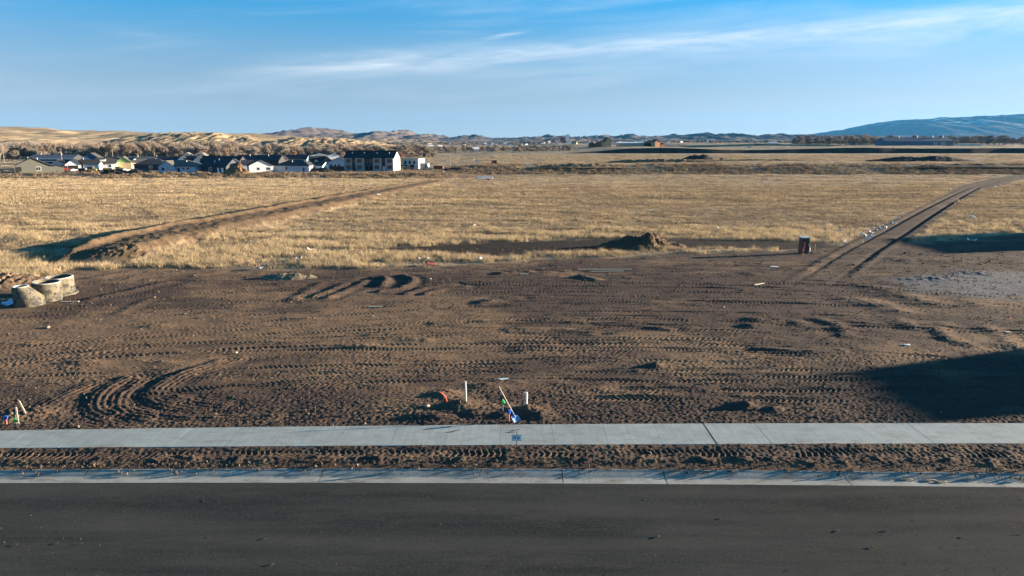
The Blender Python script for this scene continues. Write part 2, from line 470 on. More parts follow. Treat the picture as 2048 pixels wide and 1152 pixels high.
def lot_detail(x, y, bare):
    """fine relief of the bare soil (bare = 0..1)"""
    h = 0.035 * fbm(x / 5.0, y / 3.0, 3, 51) + 0.026 * fbm(x / 1.3, y / .9, 3, 53)
    coarse = sm(-0.25, 0.3, fbm(x / 4.0, y / 2.0, 3, 57)) * (0.45 + 0.55 * (1 - sm(26, 34, y)))
    coarse = np.maximum(coarse, 1 - sm(21.5, 24.5, y))
    rid = 0.5 - np.abs(fbm(x / .19, y / .19, 3, 61, .65))
    h = h + (0.018 + 0.040 * coarse) * rid
    h = h + (0.008 + 0.020 * coarse) * fbm(x / .11, y / .11, 2, 67)
    cover = np.zeros_like(x)
    for (y0, xc, bend, slope, hw, amp, pitch, chev, xa, xb) in TRK:
        yy = y0 + bend * (x - xc) ** 2 + slope * (x - xc) + 0.12 * np.sin(x * .31 + y0 * 7)
        u = (y - yy)
        k = (np.abs(u) < hw * 2.2) & (x > xa - 1) & (x < xb + 1)
        if not k.any(): continue
        uk, xk = u[k], x[k]
        fade = sm(xa, xa + 2, xk) * (1 - sm(xb - 2, xb, xk)) * sm(-.35, .3, fbm(xk / 2.6, uk / .5 + y0 * 3, 3, 71)) * (.6 + .5 * sm(-.3, .3, fbm(xk / 9, uk * 0 + y0 * 5, 2, 74)))
        prof = 1 - sm(hw * .8, hw * 1.1, np.abs(uk))
        lug = np.clip(np.sin((xk + chev * np.abs(uk) + .035 * fbm(xk / .35, uk / .2, 2, 72)) * 2 * math.pi / pitch) * 1.6, -1, 1) * (.8 + .4 * fbm(xk / .5, uk / .15, 2, 75))
        edge = gauss((np.abs(uk) - hw * 1.25) / (hw * .3))
        hk = h[k]
        hk = hk * (1 - .7 * prof * fade) + fade * (prof * (amp * lug - .020) + edge * .020)
        h[k] = hk
    for ia, (P, hh, ww) in enumerate(ARC):
        d, s, sd = seg_dist(P, x, y, ww * 5)
        k = d < ww * 4.5
        if not k.any(): continue
        n = 1 + .5 * fbm(x[k] / .5, y[k] / .5, 2, 73)
        h[k] += (.30 if ia < 8 else .36) * hh * gauss(d[k] / ww) * n - .14 * hh * gauss((d[k] - ww * 2) / ww) + (.13 if ia < 8 else .0) * hh * n * gauss(d[k] / (2.4 * ww)) * np.cos(sd[k] * 6.2832 / .21)
    for (lx, ly, hh, rx, ry) in LUMP:
        q = ((x - lx) / rx) ** 2 + ((y - ly) / ry) ** 2
        k = q < 6
        if not k.any(): continue
        n = 1 + .55 * fbm(x[k] / .35, y[k] / .35, 3, 79)
        h[k] += .46 * hh * np.exp(-q[k] * 1.1) * n
    return h * bare

def height(x, y):
    x, y = np.asarray(x, float), np.asarray(y, float)
    z = H0(x, y)
    soil, damp_and_shade, grav, brush, spoil = masks(x, y)
    far = sm(60, 140, y)
    z = z + (1 - soil) * (.05 * fbm(x / 2.5, y / 2.5, 3, 81) + .35 * far * fbm(x / 26, y / 18, 3, 83))
    near = y < 72
    if near.any():
        xs, ys = x[near], y[near]
        z[near] += lot_detail(xs, ys, np.maximum(soil[near], .25)) * (1 - sm(62, 72, ys))
    # two-rut farm track
    u, f, g = interp_path(TRACK, x, y)
    tm = sm(TRACK[0, 1] + 2, TRACK[0, 1] + 16, y) * (1 - sm(TRACK[-1, 1] - 5, TRACK[-1, 1] + 10, y))
    k = (np.abs(u) < 6) & (tm > 0)
    if k.any():
        uk = u[k]
        rr = -(.06 + .08 * sm(55, 90, y[k])) * gauss((np.abs(uk) - .95) / (.20 + .1 * sm(60, 120, y[k]))) + .05 * gauss((np.abs(uk) - 1.5) / .25) + .05 * sm(52, 80, y[k]) * gauss((uk - 2.9) / .8) * (1 + .5 * fbm(x[k] / 2, y[k] / 2, 2, 87))
        z[k] += tm[k] * rr
    # raised dirt causeway with steep flanks
    u, f, g = interp_path(CAUSE, x, y)
    cm = sm(CAUSE[0, 1] - 2, CAUSE[0, 1] + 5, y) * (1 - sm(CAUSE[-1, 1] - 8, CAUSE[-1, 1] + 6, y))
    k = (np.abs(u) < 8) & (cm > 0)
    if k.any():
        uk = u[k] + .35 * fbm(x[k] / 1.6, y[k] / 1.6, 3, 89)
        ue = uk + (.15 + .35 * (uk > 0)) * fbm(x[k] / 3, y[k] / 3, 3, 94)
        body = np.where(ue > 0, 1 - sm(1.4, 4.3, ue), 1 - ramp(2.2, 3.3, -ue))
        z[k] += cm[k] * ((.78 + .2 * fbm(x[k] / 5, y[k] / 5, 3, 92)) * body + .15 * (1 - .6 * sm(.8, 1.8, -uk)) * fbm(x[k] / .9, y[k] / .9, 4, 91) * (1 - ramp(3.5, 5, np.abs(uk))) - .12 * gauss((uk - 3.0) / .7) * sm(-.1, .3, fbm(x[k] / 1.1, y[k] / 4, 3, 96)) + .34 * gauss((uk + 2.15) / .45) - .18 * gauss((uk + 4.4) / .6))
    z = z + brush * .30 * fbm(x / 4, y / 4, 3, 93) * (y < 600)
    return z

# base colours of the land (dry albedo), blended by what lies there plus painted embankment shade
C_GRASS = np.array((.28, .215, .140)); C_GRASS2 = np.array((.135, .103, .075)); C_GRASS3 = np.array((.37, .295, .195))
C_SOIL = np.array((.148, .098, .062)); C_SOIL2 = np.array((.068, .048, .038)); C_DAMP_SHADE = np.array((.026, .020, .016))
C_GRAV = np.array((.125, .126, .130)); C_BRUSH = np.array((.20, .148, .096)); C_SPOIL = np.array((.118, .083, .049))
def lerp(a, b, t): return a + (b - a) * t[:, None]
def albedo(x, y):
    soil, damp_and_shade, grav, brush, spoil = masks(x, y)
    n = fbm(x / 9, y / 5, 4, 101) + .6 * fbm(x / 45, y / 12, 3, 103)
    n3 = fbm(x / 2.5, y / 1.2, 3, 105)
    g = lerp(np.broadcast_to(C_GRASS, (len(x), 3)), np.broadcast_to(C_GRASS2, (len(x), 3)), sm(-.1, .35, n))
    g = lerp(g, np.broadcast_to(C_GRASS3, (len(x), 3)), sm(.05, .4, -n) * .8)
    g = lerp(g, np.broadcast_to(C_GRASS2, (len(x), 3)), .6 * sm(.05, .45, n3) * (1 - sm(90, 200, y)))
    s = lerp(np.broadcast_to(C_SOIL, (len(x), 3)), np.broadcast_to(C_SOIL2, (len(x), 3)), sm(-.35, .35, 1.2 * n + .6 * n3 - .24 + .50 * sm(-22, 8, x) + .25 * (1 - sm(21, 27, y))))
    s = lerp(s, np.broadcast_to(C_SPOIL, (len(x), 3)), spoil * (.75 + .25 * sm(-.2, .3, n3)))
    s = lerp(s, np.broadcast_to(C_DAMP_SHADE, (len(x), 3)), damp_and_shade)
    s = lerp(s, np.broadcast_to(C_GRAV, (len(x), 3)), grav)
    c = lerp(g, s, soil)
    c = lerp(c, np.broadcast_to(C_BRUSH, (len(x), 3)), brush * (.7 + .3 * sm(-.3, .3, n3)))
    return c

def earth_material(name, bump, nscale, var, fine=True):
    m = bpy.data.materials.new(name); m.use_nodes = True
    nt = m.node_tree; N, L = nt.nodes, nt.links
    b = N["Principled BSDF"]; b.inputs['Roughness'].default_value = .95; b.inputs['Specular IOR Level'].default_value = .1
    a = N.new("ShaderNodeAttribute"); a.attribute_name = "albedo"
    geo = N.new("ShaderNodeNewGeometry")
    n1 = N.new("ShaderNodeTexNoise"); n1.inputs['Scale'].default_value = nscale; n1.inputs['Detail'].default_value = 8; n1.inputs['Roughness'].default_value = .7
    L.new(geo.outputs['Position'], n1.inputs['Vector'])
    mr = N.new("ShaderNodeMapRange"); mr.inputs[1].default_value = .25; mr.inputs[2].default_value = .75; mr.inputs[3].default_value = 1 - var; mr.inputs[4].default_value = 1 + var
    L.new(n1.outputs[0], mr.inputs[0])
    s = N.new("ShaderNodeVectorMath"); s.operation = 'SCALE'
    L.new(a.outputs['Color'], s.inputs[0]); L.new(mr.outputs[0], s.inputs['Scale'])
    L.new(s.outputs[0], b.inputs['Base Color'])
    n2 = N.new("ShaderNodeTexNoise"); n2.inputs['Scale'].default_value = nscale * 3; n2.inputs['Detail'].default_value = 6; n2.inputs['Roughness'].default_value = .7
    L.new(geo.outputs['Position'], n2.inputs['Vector'])
    bp = N.new("ShaderNodeBump"); bp.inputs['Distance'].default_value = bump; bp.inputs['Strength'].default_value = 1
    L.new(n2.outputs[0], bp.inputs['Height']); L.new(bp.outputs[0], b.inputs['Normal'])
    return m

def grid_mesh(name, X, Y, Z, mat_, colors=None, smooth_=True, kind='structure'):
    r, c = X.shape
    me = bpy.data.meshes.new(name)
    me.vertices.add(r * c)
    co = np.stack([X.ravel(), Y.ravel(), Z.ravel()], 1).astype(np.float32)
    me.vertices.foreach_set("co", co.ravel())
    i = np.arange((r - 1) * (c - 1)); ri, ci = i // (c - 1), i % (c - 1)
    v0 = ri * c + ci
    q = np.stack([v0, v0 + 1, v0 + c + 1, v0 + c], 1).astype(np.int32)
    me.loops.add(q.size); me.polygons.add(len(q))
    me.loops.foreach_set("vertex_index", q.ravel())
    me.polygons.foreach_set("loop_start", np.arange(0, q.size, 4, dtype=np.int32))
    me.polygons.foreach_set("use_smooth", np.full(len(q), smooth_, dtype=bool))
    me.update(calc_edges=True)
    if colors is not None:
        at_ = me.attributes.new("albedo", 'FLOAT_COLOR', 'POINT')
        rgba = np.ones((r * c, 4), np.float32); rgba[:, :3] = colors
        at_.data.foreach_set("color", rgba.ravel())
    o = link_mesh(name, me, mat_)
    if kind: o['kind'] = kind
    return o

def geo_rows(y0, y1, k):
    n = int(math.log(y1 / y0) / k) + 1
    return y0 * np.exp(np.linspace(0, math.log(y1 / y0), n))

M_LOT = earth_material("bare_earth", .03, 9.0, .22)
M_FIELD = earth_material("field_earth", .12, 2.2, .28)
M_PLAIN = earth_material("plain_earth", .3, .35, .2)

# bare lot, fine relief
u = np.linspace(-1, 1, 1180)
ys = geo_rows(19.2, 69.5, .0021)
Y = np.repeat(ys[:, None], len(u), 1)
X = u[None, :] * (.80 * Y + 7)
swf = np.polyval(SW_FAR, X)
t = (ys - ys[0]) / (ys[-1] - ys[0])
Y = Y + (swf - .06 - ys[0]) * ((1 - t) ** 3)[:, None]
x_, y_ = X.ravel(), Y.ravel()
z_ = height(x_, y_) + .03
lowered = 1 - sm(0, .16, y_ - np.polyval(SW_FAR, x_) - .02)
z_ = z_ * (1 - lowered) + lowered * .05
grid_mesh("bare_lot_ground", X, Y, z_.reshape(X.shape), M_LOT, albedo(x_, y_))

# field
u = np.linspace(-1, 1, 860)
ys = geo_rows(69.0, 402, .0046)
Y = np.repeat(ys[:, None], len(u), 1); X = u[None, :] * (.80 * Y + 12)
x_, y_ = X.ravel(), Y.ravel()
z_ = height(x_, y_) + .03 - .06 * (1 - sm(69.0, 69.5, y_))
grid_mesh("field_ground", X, Y, z_.reshape(X.shape), M_FIELD, albedo(x_, y_))

# plain out to the hills
ys = np.concatenate([geo_rows(400, 712, .012), np.linspace(714, 740, 53), geo_rows(744, 990, .02), np.linspace(994, 1014, 27), geo_rows(1020, 20000, .05)])
u = np.linspace(-1, 1, 420)
Y = np.repeat(ys[:, None], len(u), 1); X = u[None, :] * (.95 * Y + 20)
x_, y_ = X.ravel(), Y.ravel()
z_ = height(x_, y_) + .02 - .3 * (1 - sm(400, 402, y_))
grid_mesh("plain_ground", X, Y, z_.reshape(X.shape), M_PLAIN, albedo(x_, y_))

# everything else around and behind: one coarse sheet that dips under the finer ground
ys = np.concatenate([np.linspace(-400, 0, 24), np.linspace(4, 80, 60), geo_rows(84, 20000, .07)])
xs_ = np.sign(np.linspace(-1, 1, 141)) * (np.abs(np.linspace(-1, 1, 141)) ** 2.4) * 21000
X, Y = np.meshgrid(xs_, ys)
x_, y_ = X.ravel(), Y.ravel()
inside = 1 - sm(-4, 0, np.abs(x_) - (.80 * y_ + 6))
zb = H0(x_, y_) - .5 * (y_ < 30) - .02 - 1.2 * inside * (1 + 0 * y_) - 6 * (y_ > 680) * inside
grid_mesh("surrounding_ground", X, Y, zb.reshape(X.shape), M_PLAIN, albedo(x_, y_))

# ------------------------------------------------------------------ road, curb, verge, sidewalk
XR = 26.0
def strip(name, xs, rows, mat_, colors=None, kind='structure'):
    X = np.repeat(xs[None, :], len(rows), 0)
    Y = np.stack([r[0] for r in rows]); Z = np.stack([r[1] for r in rows])
    return grid_mesh(name, X, Y, Z, mat_, colors, True, kind)

m = bpy.data.materials.new("asphalt"); m.use_nodes = True
N, L = m.node_tree.nodes, m.node_tree.links
b = N["Principled BSDF"]; b.inputs['Roughness'].default_value = .95; b.inputs['Specular IOR Level'].default_value = .04
geo = N.new("ShaderNodeNewGeometry")
def tn(scale, stretch, detail=6, rough=.6):
    mp = N.new("ShaderNodeMapping"); mp.inputs['Scale'].default_value = stretch
    L.new(geo.outputs['Position'], mp.inputs[0])
    n = N.new("ShaderNodeTexNoise"); n.inputs['Scale'].default_value = scale; n.inputs['Detail'].default_value = detail; n.inputs['Roughness'].default_value = rough
    L.new(mp.outputs[0], n.inputs['Vector'])
    return n.outputs[0]
def mrange(v, a, b_, lo, hi):
    n = N.new("ShaderNodeMapRange"); L.new(v, n.inputs[0])
    for i, q in enumerate((a, b_, lo, hi)): n.inputs[i + 1].default_value = q
    return n.outputs[0]
def mmul(a, b_):
    n = N.new("ShaderNodeMath"); n.operation = 'MULTIPLY'; L.new(a, n.inputs[0]); L.new(b_, n.inputs[1]); return n.outputs[0]
def cmix(f, a, b_):
    n = N.new("ShaderNodeMix"); n.data_type = 'RGBA'; L.new(f, n.inputs[0])
    for i, q in ((6, a), (7, b_)):
        if hasattr(q, "is_output"): L.new(q, n.inputs[i])
        else: n.inputs[i].default_value = (*q, 1)
    return n.outputs[2]
c0 = cmix(mrange(tn(1.0, (.10, 1.1, 1), 5, .6), .36, .64, 0, 1), (.018, .0220, .0215), (.043, .0450, .0420))
c1 = cmix(mrange(tn(1.0, (.5, 1.6, 1), 7, .7), .5, .75, 0, .6), c0, (.060, .057, .050))
c1 = cmix(mrange(tn(16.0, (1, 1, 1), 5, .75), .50, .70, 0, .75), c1, (.062, .062, .058))
c1 = cmix(mrange(tn(30.0, (1, 1, 1), 3, .7), .56, .70, 0, .7), c1, (.012, .014, .014))
c2 = cmix(mrange(tn(60.0, (1, 1, 1), 4, .7), .55, .75, 0, .5), c1, (.085, .080, .072))
c3 = cmix(mrange(tn(140.0, (1, 1, 1), 2, .6), .62, .70, 0, .55), c2, (.15, .14, .125))
L.new(c3, b.inputs['Base Color'])
bp = N.new("ShaderNodeBump"); bp.inputs['Distance'].default_value = .006
L.new(tn(90, (1, 1, 1), 4, .7), bp.inputs['Height']); L.new(bp.outputs[0], b.inputs['Normal'])
M_ASPH = m
xs = np.linspace(-34, 34, 300)
rows = [(np.full_like(xs, yy), np.full_like(xs, -.13 + .012 * 1)) for yy in (-60, -20, 2)]
rows += [(np.full_like(xs, yy), -.118 + .006 * fbm(xs / 3, xs * 0 + yy, 2, 201)) for yy in np.linspace(6, 14.5, 40)]
ye = np.polyval(CB_EDGE, xs) + .02 * fbm(xs / .8, xs * 0, 3, 203)
rows += [(14.5 + (ye + .03 - 14.5) * q, np.full_like(xs, -.118 + .018 * q)) for q in np.linspace(.15, 1, 8)]
strip("asphalt_road", xs, rows, M_ASPH)

def concrete(name, base, dark, dirt, streak, dirt_amt=.5):
    m = bpy.data.materials.new(name); m.use_nodes = True
    N, L = m.node_tree.nodes, m.node_tree.links
    b = N["Principled BSDF"]; b.inputs['Roughness'].default_value = .88; b.inputs['Specular IOR Level'].default_value = .25
    geo = N.new("ShaderNodeNewGeometry")
    oi = N.new("ShaderNodeObjectInfo")
    def tn(scale, stretch, detail=6, rough=.6, rot=0):
        mp = N.new("ShaderNodeMapping"); mp.inputs['Scale'].default_value = stretch; mp.inputs['Rotation'].default_value = (0, 0, rot)
        L.new(geo.outputs['Position'], mp.inputs[0])
        n = N.new("ShaderNodeTexNoise"); n.inputs['Scale'].default_value = scale; n.inputs['Detail'].default_value = detail; n.inputs['Roughness'].default_value = rough
        L.new(mp.outputs[0], n.inputs['Vector']); return n.outputs[0]
    def mr(v, a, b_, lo, hi):
        n = N.new("ShaderNodeMapRange"); L.new(v, n.inputs[0])
        for i, q in enumerate((a, b_, lo, hi)): n.inputs[i + 1].default_value = q
        return n.outputs[0]
    def mix(f, a, b_):
        n = N.new("ShaderNodeMix"); n.data_type = 'RGBA'; L.new(f, n.inputs[0])
        for i, q in ((6, a), (7, b_)):
            if hasattr(q, "is_output"): L.new(q, n.inputs[i])
            else: n.inputs[i].default_value = (*q, 1)
        return n.outputs[2]
    c = mix(mr(tn(1.4, (1, 1.5, 1), 6, .65), .3, .7, 0, 1), base, dark)
    c = mix(mr(tn(2.2, streak, 6, .7, .45), .44, .70, 0, .8), c, tuple(q * .70 for q in base))
    c = mix(mr(tn(2.2, (.6, 1.6, 1), 9, .76), .50, .70, 0, dirt_amt), c, dirt)
    sc = N.new("ShaderNodeVectorMath"); sc.operation = 'SCALE'
    L.new(c, sc.inputs[0]); L.new(mr(oi.outputs['Random'], 0, 1, .95, 1.05), sc.inputs['Scale'])
    L.new(sc.outputs[0], b.inputs['Base Color'])
    bp = N.new("ShaderNodeBump"); bp.inputs['Distance'].default_value = .004
    L.new(tn(9.0, streak, 5, .7, .25), bp.inputs['Height']); L.new(bp.outputs[0], b.inputs['Normal'])
    return m
M_WALK = concrete("broomed_concrete", (.300, .338, .325), (.235, .262, .256), (.165, .162, .145), (4.0, .35, 1), .75)
M_CURB = concrete("curb_concrete", (.300, .305, .280), (.205, .210, .190), (.085, .073, .055), (5.0, .5, 1), .9)

# sidewalk: one slab per control joint
walk = empty("sidewalk", (0, float(np.polyval(SW_NEAR, 0)), 0), kind='structure')
XJ = 5.83                                  # the wide joint right of the sign
edges = [XJ + 1.545 * k for k in range(-22, 14)]
for i, (a, b_) in enumerate(zip(edges[:-1], edges[1:])):
    wide = abs(b_ - XJ) < .01
    gap = .003
    x0, x1 = a + gap, b_ - (.05 if wide else gap)
    mb = MB(); n = 4
    skew = .02 if wide else 0
    xx = np.linspace(x0, x1, n + 1)
    top, bot = .09 + _r.uniform(-.001, .001), -.06
    vs = []
    for q in xx:
        yn, yf = float(np.polyval(SW_NEAR, q)), float(np.polyval(SW_FAR, q))
        e = .012
        vs += [(q, yn, bot), (q, yn, top - e), (q, yn + e, top), (q, yf - e, top), (q, yf, top - e), (q, yf, bot)]
    fs = []
    for k in range(n):
        for j in range(5): fs.append((k*6+j, (k+1)*6+j, (k+1)*6+j+1, k*6+j+1))
    fs += [tuple(range(5, -1, -1)), tuple(n * 6 + j for j in range(6))]
    mb.add(vs, fs)
    o = mb.build("slab", M_WALK)
    o.parent = walk; o.matrix_parent_inverse = Matrix.Translation(walk.location).inverted()
bed = MB()
xx = np.linspace(-28, 26, 40)
bed.add([(q, float(np.polyval(SW_NEAR, q)) + .03, .045) for q in xx] + [(q, float(np.polyval(SW_FAR, q)) - .03, .045) for q in xx], [(k, k+1, 41+k, 40+k) for k in range(39)])
M_BED = mat("joint_grit", (.15, .14, .125), .95, .2, 20)
o = bed.build("joint_bed", M_BED); o.parent = walk; o.matrix_parent_inverse = Matrix.Translation(walk.location).inverted()

# rolled curb and gutter, segments between joints
def gx(px, py, z):
    d = ray(px, py); t = (z - CAM_H) / d.z
    return d.x * t
curb = empty("curb_and_gutter", (0, float(np.polyval(CB_BACK, 0)), 0), kind='structure')
cj = [-30.0] + [gx(px, 952, -.05) for px in (-900, -420, 165, 640, 1125, 1330, 1690, 1985, 2330)] + [28.0]
for a, b_ in zip(cj[:-1], cj[1:]):
    n = max(6, int((b_ - a) / .12))
    xx = np.linspace(a + .008, b_ - .012, n + 1)
    vs, fs = [], []
    for q in xx:
        yb, yfl, ye = (float(np.polyval(p, q)) for p in (CB_BACK, CB_FLOW, CB_EDGE))
        w = .006 * float(fbm(np.array([q * 1.7]), np.array([3.0]), 2, 211)[0])
        prof = [(yb, -.2), (yb, -.014), (yb - .02, -.004 + w), (yb - .06, -.010 + w), (yb - .30 * (yb - yfl), -.032), (yb - .65 * (yb - yfl), -.068), (yfl + .03, -.100), (yfl - .03, -.106), (ye, -.098), (ye - .005, -.2)]
        vs += [(q, *p) for p in prof]
    m_ = 10
    for k in range(n):
        for j in range(m_ - 1): fs.append((k*m_+j, k*m_+j+1, (k+1)*m_+j+1, (k+1)*m_+j))
    fs += [tuple(range(m_)), tuple(n * m_ + j for j in range(m_ - 1, -1, -1))]
    o = MB().add(vs, fs).build("curb_segment", M_CURB)
    o.parent = curb; o.matrix_parent_inverse = Matrix.Translation(curb.location).inverted()

# verge of churned soil between curb and sidewalk
xs = np.linspace(-24, 24, 1350)
tt = np.linspace(0, 1, 66)
yb = np.polyval(CB_BACK, xs) - .03; yt = np.polyval(SW_NEAR, xs) + .01
X = np.repeat(xs[None, :], len(tt), 0); Y = yb[None, :] + (yt - yb)[None, :] * tt[:, None]
x_, y_ = X.ravel(), Y.ravel(); T = np.repeat(tt[:, None], len(xs), 1).ravel()
z = .035 * fbm(x_ / 1.2, y_ / .8, 3, 221) + .06 * (.4 - np.abs(fbm(x_ / .17, y_ / .17, 3, 223, .65))) * (1.25 - T) + .018 * fbm(x_ / .1, y_ / .1, 2, 225)
z += .10 * np.clip(fbm(x_ / .55, y_ / .4, 2, 227) - .1, 0, 1) * (T < .6)
uT = (T - .66) / .15
prof = 1 - sm(.85, 1.15, np.abs(uT))
lug = np.clip(np.sin((x_ + .45 * np.abs(uT + .25 * fbm(x_ / 1.5, y_ * 0, 2, 228)) * .15 + .03 * fbm(x_ / .3, y_ / .2, 2, 226)) * 2 * math.pi / .172) * 1.7, -1, 1)
keep = .12 + .88 * sm(-.1, .3, fbm(x_ / 1.6, y_ / .5, 3, 229))
z = z * (1 - .75 * prof * keep) + keep * prof * (.034 * lug - .025)
z = z + .055 * sm(.75, .98, T) + .02
tb = 1 - sm(0, .09, T)
z = z * (.15 + .85 * sm(.04, .42, T)) - .055 * (1 - sm(.12, .5, T))
z = z * (1 - tb) + tb * (-.012 + .012 * fbm(x_ / .5, y_ / .5, 2, 231)) + .008
c = lerp(np.broadcast_to(C_SOIL, (len(x_), 3)), np.broadcast_to(C_SOIL2, (len(x_), 3)), sm(-.55, .15, fbm(x_ / .8, y_ / .5, 3, 233)))
grid_mesh("soil_verge", X, Y, z.reshape(X.shape), M_LOT, c)

# ------------------------------------------------------------------ hills, mountain, haze
def hill_material(name, c1, c2, c3, scale, snow=None):
    m = bpy.data.materials.new(name); m.use_nodes = True
    N, L = m.node_tree.nodes, m.node_tree.links
    b = N["Principled BSDF"]; b.inputs['Roughness'].default_value = 1; b.inputs['Specular IOR Level'].default_value = .05
    geo = N.new("ShaderNodeNewGeometry")
    def tn(s, st, d=7, r=.65):
        mp = N.new("ShaderNodeMapping"); mp.inputs['Scale'].default_value = st
        L.new(geo.outputs['Position'], mp.inputs[0])
        n = N.new("ShaderNodeTexNoise"); n.inputs['Scale'].default_value = s; n.inputs['Detail'].default_value = d; n.inputs['Roughness'].default_value = r
        L.new(mp.outputs[0], n.inputs['Vector']); return n.outputs[0]
    def mr(v, a, b_, lo=0, hi=1):
        n = N.new("ShaderNodeMapRange"); L.new(v, n.inputs[0])
        for i, q in enumerate((a, b_, lo, hi)): n.inputs[i + 1].default_value = q
        return n.outputs[0]
    def mix(f, a, b_):
        n = N.new("ShaderNodeMix"); n.data_type = 'RGBA'; L.new(f, n.inputs[0])
        for i, q in ((6, a), (7, b_)):
            if hasattr(q, "is_output"): L.new(q, n.inputs[i])
            else: n.inputs[i].default_value = (*q, 1)
        return n.outputs[2]
    c = mix(mr(tn(scale, (1, 1, 2.5)), .38, .66), c1, c2)
    c = mix(mr(tn(scale * 4.5, (1, 1, 2)), .52, .68), c, c3)
    if snow:
        sp = N.new("ShaderNodeSeparateXYZ"); L.new(geo.outputs['Position'], sp.inputs[0])
        f = N.new("ShaderNodeMath"); f.operation = 'MULTIPLY'
        L.new(mr(tn(scale * 1.6, (1, 1, 1.5), 9, .72), .54, .64), f.inputs[0]); L.new(mr(sp.outputs[2], snow[0], snow[1]), f.inputs[1])
        c = mix(f.outputs[0], c, (.75, .77, .80))
    L.new(c, b.inputs['Base Color'])
    return m

def ridge(name, pts, d, front, base, mat_, gully, gs, seed, cols_=420, rows=40, back=.6, power=1.5, steep=None):
    pts = sorted(pts)
    px = np.linspace(pts[0][0], pts[-1][0], cols_)
    py = np.interp(px, [p[0] for p in pts], [p[1] for p in pts])
    ker = np.array([1, 2, 3, 2, 1.]); ker /= ker.sum()
    py = np.convolve(np.pad(py, 2, 'edge'), ker, 'valid')
    cx = np.zeros(cols_); cz = np.zeros(cols_)
    for i in range(cols_):
        r = ray(px[i], py[i]); t = d / r.y
        cx[i], cz[i] = r.x * t, CAM_H + r.z * t
    tt = np.concatenate([np.linspace(0, 1, rows), 1 + np.linspace(0.04, back, rows // 3)])
    X = np.repeat(cx[None, :], len(tt), 0)
    T = np.repeat(tt[:, None], cols_, 1)
    Y = d - front * (1 - T)
    prof = np.where(T <= 1, 1 - (1 - np.clip(T, 0, 1)) ** power, 1 - np.clip((T - 1) / back, 0, 1) ** 1.6)
    Hh = (cz - base)[None, :] * prof
    x_, y_ = X.ravel(), Y.ravel()
    n = fbm(x_ / gs, y_ / (gs * 2.2), 5, seed, .55).reshape(X.shape)
    n2 = (.35 - np.abs(fbm(x_ / (gs * .45), y_ / (gs * 1.3), 4, seed + 9, .55))).reshape(X.shape)
    env = np.clip(T, 0, 1) ** .7 * np.clip((1 - np.abs(T - 1)) * 1.0, 0, 1) ** .0 * (1 - .85 * gauss((T - 1) / .10))
    Z = base + Hh + gully * (n + .8 * n2) * env * np.clip(Hh / (Hh.max() * .35), 0, 1)
    o = grid_mesh(name, X, Y, Z, mat_, None, True, 'structure')
    return o

M_MOUNT = hill_material("mountain_forest", (.020, .026, .030), (.013, .018, .022), (.05, .052, .052), .0016, (230, 420))
M_FARHILL = hill_material("far_hill_scrub", (.145, .115, .098), (.048, .044, .047), (.19, .15, .12), .004)
M_MIDHILL = hill_material("mid_hill_scrub", (.22, .17, .115), (.10, .078, .06), (.26, .205, .14), .008)
M_NEARHILL = hill_material("near_hill_grass", (.27, .208, .128), (.165, .123, .080), (.315, .25, .158), .012)
ridge("mountain", [(1380,285),(1480,280),(1560,276),(1620,269),(1690,262),(1740,250),(1790,241),(1850,238),(1900,236),(1960,234),(2000,231),(2048,228),(2200,223),(2500,220),(2900,240)],
      15500, 4200, 0, M_MOUNT, 120, 900, 301, 400, 40)
ridge("far_hills", [(540,282),(575,272),(600,265),(617,260),(632,264),(648,257.5),(662,259),(675,263),(690,268),(712,267.5),(735,270),(762,267),(780,267),(797,261),(812,267),(835,273),(860,271),(885,272.5),
       (905,276),(930,275),(955,274),(985,278),(1020,277.5),(1060,276),(1100,274),(1130,275),(1150,276.5),(1180,273),(1215,273),(1260,273),(1300,276),(1345,272),(1372,269.5),(1395,271),(1420,274),(1443,269),(1465,271),
       (1500,273),(1530,272),(1560,271.5),(1600,271),(1650,273),(1720,276),(1800,280),(1900,284)], 5600, 1900, 0, M_FARHILL, 46, 190, 311, 620, 44, power=1.25)
ridge("mid_hills", [(420,284),(520,275),(570,276),(600,277),(640,274),(680,279),(740,283),(790,279),(830,281),(880,284),(950,286),(1040,284.5),(1090,281),(1140,280),(1190,284),(1240,282),(1300,284),(1400,284),(1460,282),
       (1560,284),(1640,286)], 3300, 1100, -3, M_MIDHILL, 20, 90, 321, 480, 36, power=1.3)
ridge("left_far_hills", [(-420,250),(-200,251),(-60,253),(0,253.5),(30,254.5),(60,259),(95,261),(122,260),(150,264),(178,267),(205,270),(222,265),(238,261),(256,263),(285,268),(330,270),(400,268),(470,268),(540,272),(610,277),(690,281),(760,287)],
      2100, 900, -4, M_NEARHILL, 15, 105, 331, 460, 40, power=1.2)
ridge("left_middle_hills", [(-420,276),(-200,270),(0,268),(60,273),(110,281),(150,279),(190,277),(215,282),(250,288),(300,290),(420,288),(480,278),(510,274),(545,277),(590,283),(640,288)],
      1500, 520, -4, M_NEARHILL, 10, 55, 335, 400, 36, power=1.2)
ridge("bluff", [(190,296),(230,289),(262,287),(283,279),(300,274),(322,270),(340,267.5),(360,266),(400,265.5),(436,266),(462,269),(490,273),(520,277),(545,283),(563,285),(580,281),(600,277.5),(616,276),(632,277),(648,281.5),
       (660,280),(672,277.5),(690,279),(712,281.5),(740,284.5),(770,289),(800,294)], 1050, 210, -4, M_NEARHILL, 6.5, 21, 341, 520, 40, power=1.5)

